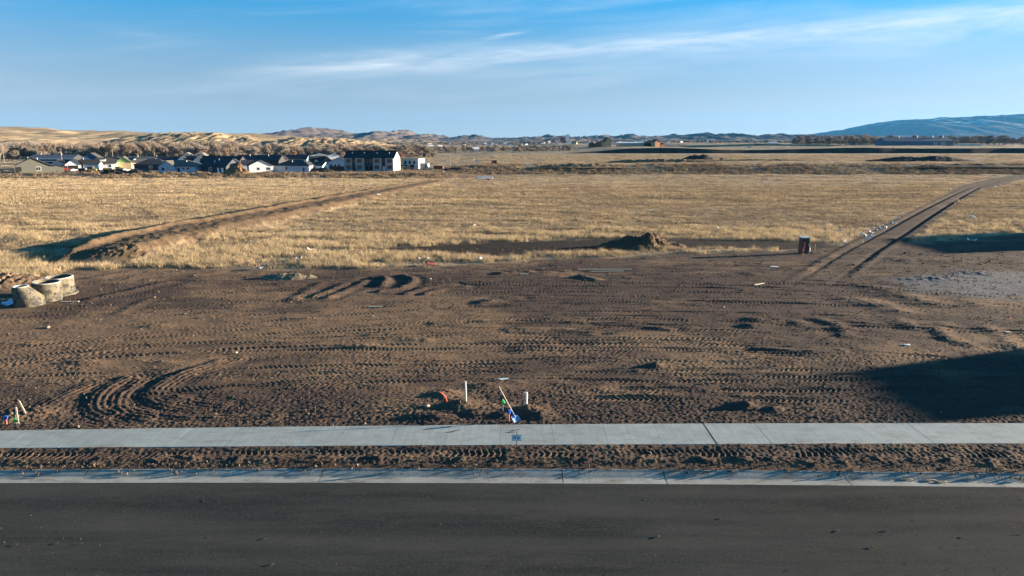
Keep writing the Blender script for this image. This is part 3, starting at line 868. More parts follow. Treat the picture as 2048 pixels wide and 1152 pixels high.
haze_m = bpy.data.materials.new("haze"); haze_m.use_nodes = True
N, L = haze_m.node_tree.nodes, haze_m.node_tree.links
N.clear()
hv = N.new("ShaderNodeVolumePrincipled"); ho = N.new("ShaderNodeOutputMaterial")
hv.inputs['Color'].default_value = (.11, .47, 1.0, 1)
HAZE_DENSITY = 1.5e-5
hv.inputs['Density'].default_value = HAZE_DENSITY
hv.inputs['Anisotropy'].default_value = .1
L.new(hv.outputs[0], ho.inputs['Volume'])
haze = MB().box((0, 9600, 320), (52000, 21400, 680)).build("haze", haze_m)
haze['kind'] = 'stuff'

# ------------------------------------------------------------------ scattered stuff (grass, stones)
def scatter(name, P, rot, scl, idx, tint, protos, kind='stuff'):
    coll = bpy.data.collections.new(name + "_pieces")
    for i, (me, m_) in enumerate(protos):
        if not me.materials: me.materials.append(m_)
        o = bpy.data.objects.new(f"{name}_piece_{i:02d}", me); coll.objects.link(o)
    me = bpy.data.meshes.new(name)
    me.vertices.add(len(P)); me.vertices.foreach_set("co", np.asarray(P, np.float32).ravel())
    a = me.attributes.new("rot", 'FLOAT_VECTOR', 'POINT'); a.data.foreach_set("vector", np.asarray(rot, np.float32).ravel())
    a = me.attributes.new("scl", 'FLOAT_VECTOR', 'POINT'); a.data.foreach_set("vector", np.asarray(scl, np.float32).ravel())
    a = me.attributes.new("idx", 'INT', 'POINT'); a.data.foreach_set("value", np.asarray(idx, np.int32))
    a = me.attributes.new("tint", 'FLOAT', 'POINT'); a.data.foreach_set("value", np.asarray(tint, np.float32))
    me.update()
    ob = link_mesh(name, me, None)
    ng = bpy.data.node_groups.new(name + "_nodes", 'GeometryNodeTree')
    ng.interface.new_socket("Geometry", in_out='INPUT', socket_type='NodeSocketGeometry')
    ng.interface.new_socket("Geometry", in_out='OUTPUT', socket_type='NodeSocketGeometry')
    n, l = ng.nodes, ng.links
    gi, go = n.new("NodeGroupInput"), n.new("NodeGroupOutput")
    iop = n.new("GeometryNodeInstanceOnPoints"); ci = n.new("GeometryNodeCollectionInfo")
    ci.inputs['Collection'].default_value = coll; ci.inputs['Separate Children'].default_value = True; ci.inputs['Reset Children'].default_value = True
    iop.inputs['Pick Instance'].default_value = True
    def na(nm, t):
        q = n.new("GeometryNodeInputNamedAttribute"); q.data_type = t; q.inputs['Name'].default_value = nm
        return q.outputs['Attribute']
    l.new(gi.outputs[0], iop.inputs['Points']); l.new(ci.outputs[0], iop.inputs['Instance'])
    l.new(na("idx", 'INT'), iop.inputs['Instance Index'])
    l.new(na("rot", 'FLOAT_VECTOR'), iop.inputs['Rotation']); l.new(na("scl", 'FLOAT_VECTOR'), iop.inputs['Scale'])
    l.new(iop.outputs[0], go.inputs[0])
    md = ob.modifiers.new("scatter", 'NODES'); md.node_group = ng
    return tag(ob, kind=kind)

def tint_material(name, c_lo, c_hi, rough=.9, transl=.0, spec=.1):
    m = bpy.data.materials.new(name); m.use_nodes = True
    N, L = m.node_tree.nodes, m.node_tree.links
    b = N["Principled BSDF"]; b.inputs['Roughness'].default_value = rough; b.inputs['Specular IOR Level'].default_value = spec
    a = N.new("ShaderNodeAttribute"); a.attribute_type = 'INSTANCER'; a.attribute_name = "tint"
    x = N.new("ShaderNodeMix"); x.data_type = 'RGBA'
    L.new(a.outputs['Fac'], x.inputs[0]); x.inputs[6].default_value = (*c_lo, 1); x.inputs[7].default_value = (*c_hi, 1)
    L.new(x.outputs[2], b.inputs['Base Color'])
    if transl:
        t = N.new("ShaderNodeBsdfTranslucent"); L.new(x.outputs[2], t.inputs[0])
        ms = N.new("ShaderNodeMixShader"); ms.inputs[0].default_value = transl
        L.new(b.outputs[0], ms.inputs[1]); L.new(t.outputs[0], ms.inputs[2]); L.new(ms.outputs[0], N["Material Output"].inputs[0])
    return m

def tuft_mesh(name, blades, rad, h0, h1, w, lean, seed):
    r = random.Random(seed); mb = MB()
    for _ in range(blades):
        a = r.uniform(0, 6.283); q = rad * math.sqrt(r.random())
        bx, by = q * math.cos(a), q * math.sin(a)
        h = r.uniform(h0, h1); la = a + r.uniform(-1, 1); ln = r.uniform(0, lean) * h
        tx, ty = bx + ln * math.cos(la), by + ln * math.sin(la)
        ba = r.uniform(0, 3.1416); wx, wy = w * math.cos(ba) / 2, w * math.sin(ba) / 2
        mx_, my_ = (bx * .6 + tx * .4), (by * .6 + ty * .4)
        mb.add([(bx - wx, by - wy, -.05), (bx + wx, by + wy, -.05), (mx_ + wx * .8, my_ + wy * .8, h * .6), (mx_ - wx * .8, my_ - wy * .8, h * .6), (tx, ty, h)], [(0, 1, 2, 3), (3, 2, 4)])
    return mb.mesh(name)
M_STRAW = tint_material("dry_straw", (.165, .126, .086), (.52, .405, .248), .85, .25)
TUFTS = [(tuft_mesh(f"tuft_{i}", 30, .20, .22, .55, .013, .55, 900 + i), M_STRAW) for i in range(4)]
STUB = [(tuft_mesh(f"stubble_{i}", 34, .42, .10, .26, .02, .9, 920 + i), M_STRAW) for i in range(3)]
FAR = [(tuft_mesh(f"clump_{i}", 34, .75, .16, .42, .05, .7, 940 + i), M_STRAW) for i in range(3)]

def field_points(n, y0, y1, power, xs_=.80, pad=6):
    """points thinning out with distance"""
    q = rng.random(n); e = 2 - power
    y = (y0 ** e + q * (y1 ** e - y0 ** e)) ** (1 / e)
    x = (rng.random(n) * 2 - 1) * (xs_ * y + pad)
    return x, y
def grassiness(x, y):
    soil, damp_and_shade, grav, brush, spoil = masks(x, y)
    return 1 - soil, brush
# tall tufts, near
x, y = field_points(74000, 40, 125, 1.6)
g, br = grassiness(x, y)
patch = fbm(x / 7, y / 3.0, 4, 401) + .6 * fbm(x / 26, y / 8, 3, 403)
nearband = gauss((y - edge_y(x) - 5) / 9) + .8 * gauss((y - 66) / 7)
tall = sm(-.2, .45, patch + .5 * nearband - .12 - .12 * sm(-15, 10, x))
rs = 1 - .8 * sm(20, 34, x) * (1 - sm(78, 100, y))
k = (g > .55) & (rng.random(len(x)) < (.08 + .92 * tall) * g * rs)
x, y, tall, patch = x[k], y[k], tall[k], patch[k]
z = height(x, y) + .02
n = len(x)
s = (.38 + .47 * tall) * rng.uniform(.65, 1.25, n)
w = 1 + .9 * sm(50, 125, y)
scl = np.stack([w * rng.uniform(.8, 1.3, n), w * rng.uniform(.8, 1.3, n), s], 1)
rot = np.stack([rng.normal(0, .08, n), rng.normal(0, .08, n), rng.uniform(0, 6.28, n)], 1)
tint = np.clip(.36 + .45 * tall - .3 * sm(0, .4, fbm(x / 3, y / 2, 3, 405)) + rng.normal(0, .16, n), 0, 1)
scatter("tall_dry_grass", np.stack([x, y, z], 1), rot, scl, rng.integers(0, 4, n), tint, TUFTS)
# short stubble over the field
x, y = field_points(60000, 44, 190, 1.55)
g, br = grassiness(x, y)
k = (g > .6) & (rng.random(len(x)) < g * (.12 + .6 * sm(60, 85, y) + .28 * sm(-.25, .3, fbm(x / 6, y / 3, 3, 411))))
x, y = x[k], y[k]; n = len(x); z = height(x, y) + .01
w = 1 + 1.6 * sm(60, 190, y)
scl = np.stack([w * rng.uniform(.8, 1.3, n), w * rng.uniform(.8, 1.3, n), rng.uniform(.5, 1.2, n)], 1)
rot = np.stack([rng.normal(0, .06, n), rng.normal(0, .06, n), rng.uniform(0, 6.28, n)], 1)
tint = np.clip(.33 - .1 * sm(-15, 25, x) - .8 * fbm(x / 10, y / 5, 4, 413) + rng.normal(0, .15, n), 0, 1)
scatter("field_stubble", np.stack([x, y, z], 1), rot, scl, rng.integers(0, 3, n), tint, STUB)
# clumps further out
x, y = field_points(70000, 105, 640, 1.45)
g, br = grassiness(x, y)
left = 1 - sm(-45, -8, x)
keep = g * (.06 + .18 * left + .85 * sm(-.22, .28, fbm(x / 16, y / 6, 4, 421))) * (1 - .85 * left * sm(300, 330, y)) * (1 - .5 * br)
k = (rng.random(len(x)) < keep)
x, y, left = x[k], y[k], left[k]; n = len(x); z = height(x, y)
w = 1 + 1.2 * sm(120, 500, y)
scl = np.stack([w * rng.uniform(.8, 1.4, n), w * rng.uniform(.8, 1.4, n), rng.uniform(.5, 1.25, n) * (1 + .4 * sm(300, 600, y))], 1)
rot = np.stack([rng.normal(0, .05, n), rng.normal(0, .05, n), rng.uniform(0, 6.28, n)], 1)
tint = np.clip(.38 - .1 * sm(-60, 60, x) - .7 * fbm(x / 26, y / 9, 4, 423) + rng.normal(0, .15, n) + .16 * left, 0, 1)
scatter("field_grass", np.stack([x, y, z], 1), rot, scl, rng.integers(0, 3, n), tint, FAR)
# weeds on the banks and the embankment
M_WEED = tint_material("dead_weeds", (.13, .096, .066), (.40, .30, .19), .95, .1)
WEED = [(tuft_mesh(f"weed_{i}", 46, .7, .3, 1.1, .07, .8, 960 + i), M_WEED) for i in range(3)]
x = rng.uniform(-330, 520, 30000); y = rng.uniform(288, 382, 30000)
soil, damp_and_shade, grav, br, sp_ = masks(x, y)
k = (np.abs(x) < .8 * y + 10) & (rng.random(len(x)) < br * .9)
x, y = x[k], y[k]; n = len(x); z = height(x, y)
s = rng.uniform(.5, 1.3, n)
scatter("bank_weeds", np.stack([x, y, z], 1), np.stack([rng.normal(0, .08, n), rng.normal(0, .08, n), rng.uniform(0, 6.28, n)], 1),
        np.stack([s * 1.4, s * 1.4, s], 1), rng.integers(0, 3, n), np.clip(rng.normal(.45, .22, n), 0, 1), WEED)

# loose stones and clods
def rock_mesh(name, seed, sub=1, rough=.35):
    import bmesh
    bm = bmesh.new(); bmesh.ops.create_icosphere(bm, subdivisions=sub, radius=.5)
    r = random.Random(seed)
    sx, sy, sz = r.uniform(.8, 1.3), r.uniform(.7, 1.1), r.uniform(.5, .8)
    for v in bm.verts:
        v.co *= 1 + r.uniform(-rough, rough); v.co.x *= sx; v.co.y *= sy; v.co.z *= sz
    me = bpy.data.meshes.new(name); bm.to_mesh(me); bm.free(); return me
M_CLOD = tint_material("soil_clods", (.050, .038, .028), (.24, .19, .145), .95)
CL = [(rock_mesh(f"clod_{i}", 70 + i), M_CLOD) for i in range(4)]
x, y = field_points(90000, 20.0, 58, 1.8)
x = x * .95
soil, damp_and_shade, grav, br, sp_ = masks(x, y)
nearz = 1 - sm(22, 30, y)
k = (y > np.polyval(SW_FAR, x) + .06) & (rng.random(len(x)) < soil * (.28 + .6 * sm(-.1, .35, fbm(x / 3, y / 1.6, 3, 431)) + .35 * nearz))
x, y = x[k], y[k]
xv = rng.uniform(-22, 22, 3600); tv = rng.random(3600) ** 1.5
yv = np.polyval(CB_BACK, xv) + (np.polyval(SW_NEAR, xv) - np.polyval(CB_BACK, xv)) * (.02 + .94 * tv)
xc_ = rng.uniform(-22, 22, 2600); k = fbm(xc_ / 1.3, xc_ * 0 + 4, 3, 441) + .25 * sm(4, 14, xc_) > rng.uniform(-.1, .35, 2600); xc_ = xc_[k]
yc_ = np.polyval(CB_BACK, xc_) - .30 * rng.random(len(xc_)) ** 1.8
z = np.concatenate([height(x, y) + .028, np.full(len(xv), .025), -.006 - .20 * np.clip(np.polyval(CB_BACK, xc_) - yc_ - .1, 0, 1)])
x, y = np.concatenate([x, xv, xc_]), np.concatenate([y, yv, yc_]); n = len(x)
s = np.exp(rng.normal(-3.5, .55, n)).clip(.01, .14) * (1 + .7 * sm(26, 50, y))
scatter("loose_soil_clods", np.stack([x, y, z], 1), rng.uniform(0, 6.28, (n, 3)), np.stack([s, s, s * .8], 1), rng.integers(0, 4, n), np.clip(rng.beta(1.0, 5.5, n) + .03, 0, 1), CL)
# grit on the asphalt
M_GRIT = tint_material("road_grit", (.05, .047, .042), (.24, .22, .19), .9)
GR = [(rock_mesh(f"grit_{i}", 90 + i), M_GRIT) for i in range(3)]
n = 2600
x = rng.uniform(-17, 17, n); y = 11 + 5.4 * rng.random(n) ** .9
s = np.exp(rng.normal(-4.5, .45, n)).clip(.005, .035)
scatter("road_grit", np.stack([x, y, np.full(n, -.112)], 1), rng.uniform(0, 6.28, (n, 3)), np.stack([s, s, s * .7], 1), rng.integers(0, 3, n), rng.beta(1.3, 2.5, n), GR)

# ------------------------------------------------------------------ trees
M_BARK = mat("bare_bark", (.17, .145, .12), .95, .2, 2, rnd=.15)
M_TWIG = mat("bare_twigs", (.27, .215, .165), .95, .15, 1, rnd=.22)
M_TWIG_G = mat("grey_twigs", (.26, .225, .195), .95, .15, 1, rnd=.2)
M_RUST = mat("rust_leaves", (.34, .15, .055), .9, .25, 1, rnd=.2)
M_NEEDLE = mat("dark_needles", (.035, .048, .030), .9, .25, 1, rnd=.2)
def bare_tree_meshes(seed, h=12.0, twigs=620, spread=.42, tw=.11):
    r = random.Random(seed); tr = MB(); cr = MB(); tips = []
    def grow(p, d, l, rad, lev):
        q = p + d * l
        tr.tube(p, q, rad, rad * .62, 5 if lev == 0 else 3, False)
        if lev >= 3: tips.append((q, d)); return
        for _ in range(r.choice((3, 3, 4))):
            nd = (d + Vector((r.uniform(-1, 1), r.uniform(-1, 1), r.uniform(-.1, .75))) * (.55 + .2 * lev) * (spread / .42)).normalized()
            grow(p + d * l * r.uniform(.55, 1), nd, l * r.uniform(.55, .82), rad * .5, lev + 1)
    for _ in range(r.choice((1, 1, 2))):
        d0 = Vector((r.uniform(-.22, .22), r.uniform(-.22, .22), 1)).normalized()
        grow(Vector((r.uniform(-.3, .3), r.uniform(-.3, .3), -.3)), d0, h * .24, h * .020, 0)
    per = max(3, twigs // len(tips))
    for q, d in tips:
        for _ in range(per):
            s = q - d * r.uniform(0, h * .12) + Vector((r.gauss(0, .35), r.gauss(0, .35), r.gauss(0, .35)))
            e = s + (d + Vector((r.uniform(-1, 1), r.uniform(-1, 1), r.uniform(-.5, 1)))).normalized() * h * r.uniform(.06, .15)
            w = Vector((r.uniform(-1, 1), r.uniform(-1, 1), r.uniform(-1, 1))).normalized() * tw
            cr.add([s - w * .5, s + w * .5, e], [(0, 1, 2)])
    mz = max(v[2] for v in cr.v); k = h / mz
    for mb in (tr, cr): mb.v = [(a * k, b_ * k, c * k) for a, b_, c in mb.v]
    return tr.mesh("bare_trunk"), cr.mesh("bare_crown")
TREES = [bare_tree_meshes(500 + i, 12, 1500, .52 + .10 * (i % 3), .13) for i in range(6)]
SHRUB = [bare_tree_meshes(540 + i, 5, 460, .6, .12) for i in range(3)]
def tree(p, meshes, s, sz, crown_m, label, cat, group, name):
    o = empty(name, p, random.uniform(0, 6.28), label, cat, group)
    o.scale = (s, s, sz)
    for nm, me, m_ in (("trunk", meshes[0], M_BARK), ("crown", meshes[1], crown_m)):
        if not me.materials: me.materials.append(m_)
        c = bpy.data.objects.new(nm, me); col.objects.link(c); c.parent = o
        c.material_slots[0].link = 'OBJECT'; c.material_slots[0].material = m_
    return o
def conifer_meshes(seed, h=8):
    r = random.Random(seed); tr = MB().tube((0, 0, -.2), (0, 0, h * .95), h * .02, .01, 5); cr = MB()
    for i in range(420):
        t = r.random() ** .8; zz = h * (.08 + .92 * t); rr = h * .2 * (1 - t) + .08
        a = r.uniform(0, 6.28); e = Vector((rr * math.cos(a), rr * math.sin(a), zz - rr * .35)); s = Vector((0, 0, zz))
        w = Vector((-math.sin(a), math.cos(a), .3)) * (.12 + .3 * rr)
        cr.add([s.lerp(e, .2), s.lerp(e, .75) + w, e, s.lerp(e, .75) - w], [(0, 1, 2, 3)])
    return tr.mesh("conifer_trunk"), cr.mesh("conifer_crown")
CONI = [conifer_meshes(560 + i) for i in range(2)]
def onland(x, y): return Vector((x, y, float(H0(x, y)) - .1))
rt = random.Random(77)
def landmark(px, marks):
    return min(marks, key=lambda m: abs(m[0] - px))[1]
MARK_L = ((-60, "left of the grey green house"), (60, "above the grey green house"), (103, "above the barn with white bands"), (145, "above the black roofed garages"), (188, "above the dark blue house"), (225, "above the long dark roof by the dormer house"),
          (262, "above the green gable"), (302, "above the low dark navy house"), (350, "above the pale blue house"), (395, "above the three small cream houses"), (440, "above the dark navy house"), (500, "above the plain white house"),
          (560, "above the tan gabled house"), (600, "above the teal house"), (645, "above the white metal barn"), (690, "at the left end of the apartment roof"), (740, "above the middle of the apartment roof"), (790, "at the right end of the apartment roof"), (830, "beside the dark barn with the red end"))
MARK_M = ((850, "beside the long white metal shed"), (890, "beside the low white building"), (930, "left of the small white field edge house"), (965, "right of the small white field edge house"), (1010, "below the middle of the distant town"), (1060, "beside the cream building at the far right"), (1110, "where the dark embankment begins"))
MARK_R = ((1600, "at the left end of the grey tree row"), (1650, "in the left part of the grey tree row"), (1700, "behind the low pinkish shed"), (1745, "just left of the long blue barn"))
MARK_B = ((1790, "behind the left third of the long blue barn"), (1840, "behind the middle of the long blue barn"), (1890, "behind the right third of the long blue barn"), (1940, "behind the low cream stable"), (2000, "right of the tall pale mast"), (2060, "at the right edge of the picture"))
def belt(n, pxa, pxb, ya, yb, h0, h1, protos, base_h, marks, group, name="bare_tree", mats=(M_TWIG, M_TWIG, M_TWIG_G), cat="tree"):
    for i in range(n):
        px = pxa + (pxb - pxa) * (i + rt.uniform(-.4, 1.4)) / n; d = rt.uniform(ya, yb)
        r = ray(px, 290); t = d / r.y
        hh = rt.uniform(h0, h1); s = hh / base_h
        m_ = rt.choice(mats)
        size = "tall" if hh > h0 + .66 * (h1 - h0) else ("low" if hh < h0 + .33 * (h1 - h0) else "middling")
        far = "front" if d < ya + .34 * (yb - ya) else ("back" if d > ya + .67 * (yb - ya) else "middle")
        lab = f"{size} bare {'grey' if m_ is M_TWIG_G else 'tan'} tree, {far} row, {landmark(px, marks)}"
        tree(onland(r.x * t, d), rt.choice(protos), s * rt.uniform(.95, 1.35), s, m_, lab, cat, group, name)
belt(128, -100, 470, 545, 740, 10.5, 15.5, TREES, 12, MARK_L, "bare cottonwoods behind the houses")
belt(62, 440, 850, 590, 800, 8, 13, TREES, 12, tuple((a, b + (", the lower belt" if a < 640 else "")) for a, b in MARK_L), "bare cottonwoods behind the apartment block")
belt(36, 830, 1135, 760, 1000, 6, 10, TREES, 12, MARK_M, "bare trees below the town")
belt(32, 1588, 1790, 1180, 1400, 14, 21, TREES, 12, MARK_R, "bare trees left of the blue barn", mats=(M_TWIG_G, M_TWIG_G, M_TWIG))
belt(40, 1770, 2090, 1330, 1600, 15, 22, TREES, 12, MARK_B, "bare trees behind the blue barn", mats=(M_TWIG_G, M_TWIG_G, M_TWIG))
for px, py, h, lab in ((38, 312, 11, "rust leaved tree leftmost in the belt above the grey green house"), (82, 309, 9, "rust leaved tree above the ridge of the grey green house"),
                       (588, 310, 7, "rust leaved tree above the long dark row house roofs"), (746, 303, 8, "rust leaved tree over the middle of the apartment roof"), (803, 312, 5, "rust leaved bush right of the apartment roof")):
    d = 600 + rt.uniform(-20, 20); r = ray(px, 290); t = d / r.y
    tree(onland(r.x * t, d), TREES[int(px) % 6], h / 12 * 1.1, h / 12, M_RUST, lab, "tree", None, "rust_leaved_tree")
for px, d, h in ((253, 520, 8), (277, 520, 7), (290, 525, 7), (330, 520, 9), (346, 525, 6), (375, 530, 5), (848, 640, 8), (856, 645, 6), (864, 640, 7)):
    r = ray(px, 290); t = d / r.y
    tree(onland(r.x * t, d), CONI[px % 2], h / 8, h / 8, M_NEEDLE, {253: "dark conifer left of the small pale house above the white gables", 277: "dark conifer over the olive grey roof end", 290: "dark conifer just right of the one over the olive grey roof", 330: "tall dark conifer above the pale blue house, left of two", 346: "low dark conifer above the pale blue house, right of the tall one", 375: "smallest dark conifer beside the small cream gabled house", 848: "leftmost of three dark conifers at the field edge right of the apartment block", 856: "middle and lowest of three dark conifers at the field edge", 864: "rightmost of three dark conifers at the field edge"}[px], "tree",
         "dark conifers behind the houses" if px < 400 else "dark conifers at the field edge", "conifer")
# the brush under and between the trees, one mass
M_THICK = tint_material("thicket_twigs", (.14, .118, .098), (.30, .255, .208), .95)
THK = []
for t_, c_ in SHRUB + TREES[:2]:
    me = c_.copy(); me.materials.clear(); me.materials.append(M_THICK); THK.append((me, M_THICK))
PX = np.concatenate([rng.uniform(-150, 480, 900), rng.uniform(440, 870, 560), rng.uniform(820, 1150, 420), rng.uniform(1585, 2120, 620)])
DD = np.concatenate([rng.uniform(560, 780, 900), rng.uniform(600, 830, 560), rng.uniform(760, 1050, 420), rng.uniform(1200, 1600, 620)])
SC = np.concatenate([rng.uniform(.7, 1.7, 900), rng.uniform(.6, 1.4, 560), rng.uniform(.5, 1.1, 420), rng.uniform(1.2, 2.4, 620)])
uu = (PX - 1024) / FPX; vv = (576 - 290) / FPX
x = uu * DD / (cp + vv * sp); y = DD; n = len(x)
ID = rng.integers(0, 5, n); SC = np.where(ID > 2, SC * .55, SC)
scatter("riverside_thicket", np.stack([x, y, H0(x, y) - .2], 1), np.stack([x * 0, x * 0, rng.uniform(0, 6.28, n)], 1), np.stack([SC * 1.35, SC * 1.35, SC], 1), ID, np.clip(rng.normal(.55, .25, n), 0, 1), THK)
# a far wood that reads as one mass
x = np.concatenate([rng.uniform(-560, 1800, 900)]); y = rng.uniform(1900, 2900, 900)
k = (np.abs(x) < .75 * y); x, y = x[k], y[k]; n = len(x); s = rng.uniform(.4, .85, n)
M_FARW = tint_material("far_wood_twigs", (.10, .085, .075), (.20, .16, .125), .95)
tmp = []
for t_, c_ in SHRUB[:2] + TREES[:2]:
    me = c_.copy(); me.materials.clear(); me.materials.append(M_FARW); tmp.append((me, M_FARW))
scatter("far_wood", np.stack([x, y, H0(x, y)], 1), np.stack([x * 0, x * 0, rng.uniform(0, 6.28, n)], 1), np.stack([s * 1.6, s * 1.6, s], 1), rng.integers(0, 4, n), rng.random(n), tmp)
# ------------------------------------------------------------------ buildings
PAL = {}
def paint(key, c, rough=.75, var=.06, scale=1.2, **kw):
    if key not in PAL: PAL[key] = mat("paint_" + key, c, rough, var, scale, **kw)
    return PAL[key]
WALLC = {'greygreen': (.125, .128, .108), 'white': (.78, .77, .74), 'cream': (.66, .61, .53), 'blue': (.07, .13, .24), 'paleblue': (.42, .47, .55), 'navy': (.045, .052, .065), 'grey': (.15, .152, .148),
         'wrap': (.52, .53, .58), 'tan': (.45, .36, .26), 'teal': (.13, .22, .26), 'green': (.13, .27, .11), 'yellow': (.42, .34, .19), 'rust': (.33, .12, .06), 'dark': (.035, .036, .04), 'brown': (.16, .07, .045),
         'ltgrey': (.30, .30, .295), 'orange': (.55, .32, .17), 'pink': (.7, .6, .52), 'barnblue': (.10, .14, .20)}
ROOFC = {'black': (.022, .022, .024), 'char': (.05, .05, .048), 'olive': (.105, .10, .085), 'navyroof': (.03, .032, .042), 'white': (.75, .75, .73), 'slate': (.085, .10, .13), 'brown': (.10, .06, .045), 'grey': (.16, .155, .145)}
def wallm(k): return paint("wall_" + k, WALLC[k], .8, .07, .8, stretch=(1, 1, 6))
def roofm(k): return paint("roof_" + k, ROOFC[k], .85, .18, 1.5)
M_GLASS = mat("window_glass", (.03, .035, .045), .12, .2, 1, spec=.6)
M_TRIM = mat("white_trim", (.74, .73, .70), .6, .05, 2)
M_DARKOPEN = mat("dark_opening", (.02, .02, .022), .9, .2, 2)
M_DOORW = mat("white_door", (.72, .70, .67), .6, .05, 2)
M_METAL = mat("galvanised", (.45, .46, .47), .45, .1, 3, metallic=.6)

def gable_block(parent, W, L, wh, rise, wm, rm, ox=0, oy=0, ridge='y', over=.4, hip=False, th=.16, rname="roof", wname="wall"):
    """walls and roof of one block; front face on y = oy, centred on x = ox"""
    x0, x1, y0, y1 = ox - W / 2, ox + W / 2, oy, oy + L
    w = MB(); r = MB()
    if hip:
        w.add([(x0,y0,-.6),(x1,y0,-.6),(x1,y1,-.6),(x0,y1,-.6),(x0,y0,wh),(x1,y0,wh),(x1,y1,wh),(x0,y1,wh)], [(0,1,5,4),(1,2,6,5),(2,3,7,6),(3,0,4,7)])
        a, b, c, d = x0 - over, x1 + over, y0 - over, y1 + over
        k = min(b - a, d - c) / 2
        if (b - a) >= (d - c): top = [(a + k, (c + d) / 2), (b - k, (c + d) / 2)]
        else: top = [((a + b) / 2, c + k), ((a + b) / 2, d - k)]
        e = wh - .1
        vs = [(a,c,e),(b,c,e),(b,d,e),(a,d,e)] + [(p[0], p[1], wh + rise) for p in top] + [(a,c,e+.18),(b,c,e+.18),(b,d,e+.18),(a,d,e+.18)]
        sides = [(0,1,7,6),(1,2,8,7),(2,3,9,8),(3,0,6,9),(3,2,1,0)]
        if (b - a) >= (d - c): fs = [(6,7,5,4),(7,8,5),(8,9,4,5),(9,6,4)]
        else: fs = [(6,7,4),(7,8,5,4),(8,9,5),(9,6,4,5)]
        r.add(vs, fs + sides)
    elif ridge == 'y':
        w.add([(x0,y0,-.6),(x1,y0,-.6),(x1,y0,wh),(ox,y0,wh+rise),(x0,y0,wh),(x0,y1,-.6),(x1,y1,-.6),(x1,y1,wh),(ox,y1,wh+rise),(x0,y1,wh)],
              [(0,1,2,3,4),(9,8,7,6,5),(0,4,9,5),(1,6,7,2)])
        sl = rise / (W / 2)
        for sg in (-1, 1):
            e = (ox + sg * (W / 2 + over), wh - sl * over)
            q = [(e[0], y0 - over, e[1]), (ox, y0 - over, wh + rise), (ox, y1 + over, wh + rise), (e[0], y1 + over, e[1])]
            q2 = [(a, b, c + th) for a, b, c in q]; q1 = [(a, b, c + .015) for a, b, c in q]
            f = [(4,5,6,7),(3,2,1,0),(0,1,5,4),(2,3,7,6),(3,0,4,7)]
            if sg > 0: f = [tuple(reversed(t)) for t in f]
            r.add(q1 + q2, f)
    else:
        yc = (y0 + y1) / 2
        w.add([(x0,y0,-.6),(x0,y0,wh),(x0,yc,wh+rise),(x0,y1,wh),(x0,y1,-.6),(x1,y0,-.6),(x1,y0,wh),(x1,yc,wh+rise),(x1,y1,wh),(x1,y1,-.6)],
              [(4,3,2,1,0),(5,6,7,8,9),(0,1,6,5),(9,8,3,4)])
        sl = rise / (L / 2)
        for sg in (-1, 1):
            e = (yc + sg * (L / 2 + over), wh - sl * over)
            q = [(x0 - over, e[0], e[1]), (x0 - over, yc, wh + rise), (x1 + over, yc, wh + rise), (x1 + over, e[0], e[1])]
            q2 = [(a, b, c + th) for a, b, c in q]; q1 = [(a, b, c + .015) for a, b, c in q]
            f = [(4,5,6,7),(3,2,1,0),(0,1,5,4),(2,3,7,6),(3,0,4,7)]
            if sg < 0: f = [tuple(reversed(t)) for t in f]
            r.add(q1 + q2, f)
    wo = w.build(wname, wm, parent); ro = r.build(rname, rm, parent)
    return wo, ro

def face_piece(mb, W, L, side, u, z, w, h, t, ox=0, oy=0, off=0.0):
    """a box lying on one face of a block (F front, L left, R right, B back)"""
    if side == 'F': mb.box((ox + u, oy - t / 2 - off, z), (w, t, h))
    elif side == 'B': mb.box((ox + u, oy + L + t / 2 + off, z), (w, t, h))
    elif side == 'L': mb.box((ox - W / 2 - t / 2 - off, oy + L / 2 + u, z), (t, w, h))
    else: mb.box((ox + W / 2 + t / 2 + off, oy + L / 2 + u, z), (t, w, h))
def window(parent, W, L, side, u, z, w, h, frame_m=None, ox=0, oy=0, panes=1):
    f = MB(); face_piece(f, W, L, side, u, z, w + .28, h + .28, .06, ox, oy)
    fo = f.build("window", frame_m or M_TRIM, parent)
    for i in range(panes):
        pw = (w - .12 * (panes - 1)) / panes
        g = MB(); face_piece(g, W, L, side, u - w / 2 + pw / 2 + i * (pw + .12), z, pw, h, .02, ox, oy, .062)
        g.build("pane", M_GLASS, fo)
    return fo
def door(parent, W, L, side, u, w, h, m_, name="door", ox=0, oy=0, frame=True):
    d = MB(); face_piece(d, W, L, side, u, h / 2, w, h, .05, ox, oy, .0)
    return d.build(name, m_, parent)
def vents(parent, spots):
    for x, y, z in spots:
        MB().tube((x, y, z - .3), (x, y, z + .7), .14, .14, 6).build("vent_pipe", M_TRIM, parent)

def place(px, py, a=0):
    p = at(px, py)
    return p, math.radians(a)
def house(px, py, W, L, wh, rise, a, wc, rc, label, ridge='y', hip=False, wins=(), doors=(), vent=(), cat="house", name="house", group=None, over=.4, wings=(), p=None):
    if p is None: p = at(px, py)
    o = empty(name, p, math.radians(a), label, cat, group)
    gable_block(o, W, L, wh, rise, wallm(wc), roofm(rc), 0, 0, ridge, over, hip)
    for (side, u, z, w, h, *fm) in wins: window(o, W, L, side, u, z, w, h, fm[0] if fm else None, 0, 0, 2 if w > 1.4 else 1)
    for (side, u, w, h, m_, *nm) in doors: door(o, W, L, side, u, w, h, m_, nm[0] if nm else "door")
    for (wW, wL, wwh, wr, ox, oy, rg, c1, c2, wwins) in wings:
        gable_block(o, wW, wL, wwh, wr, wallm(c1), roofm(c2), ox, oy, rg, .3, False, .15, "wing_roof", "wing_wall")
        for (side, u, z, w, h, *fm) in wwins: window(o, wW, wL, side, u, z, w, h, fm[0] if fm else None, ox, oy)
    vents(o, vent)
    return o

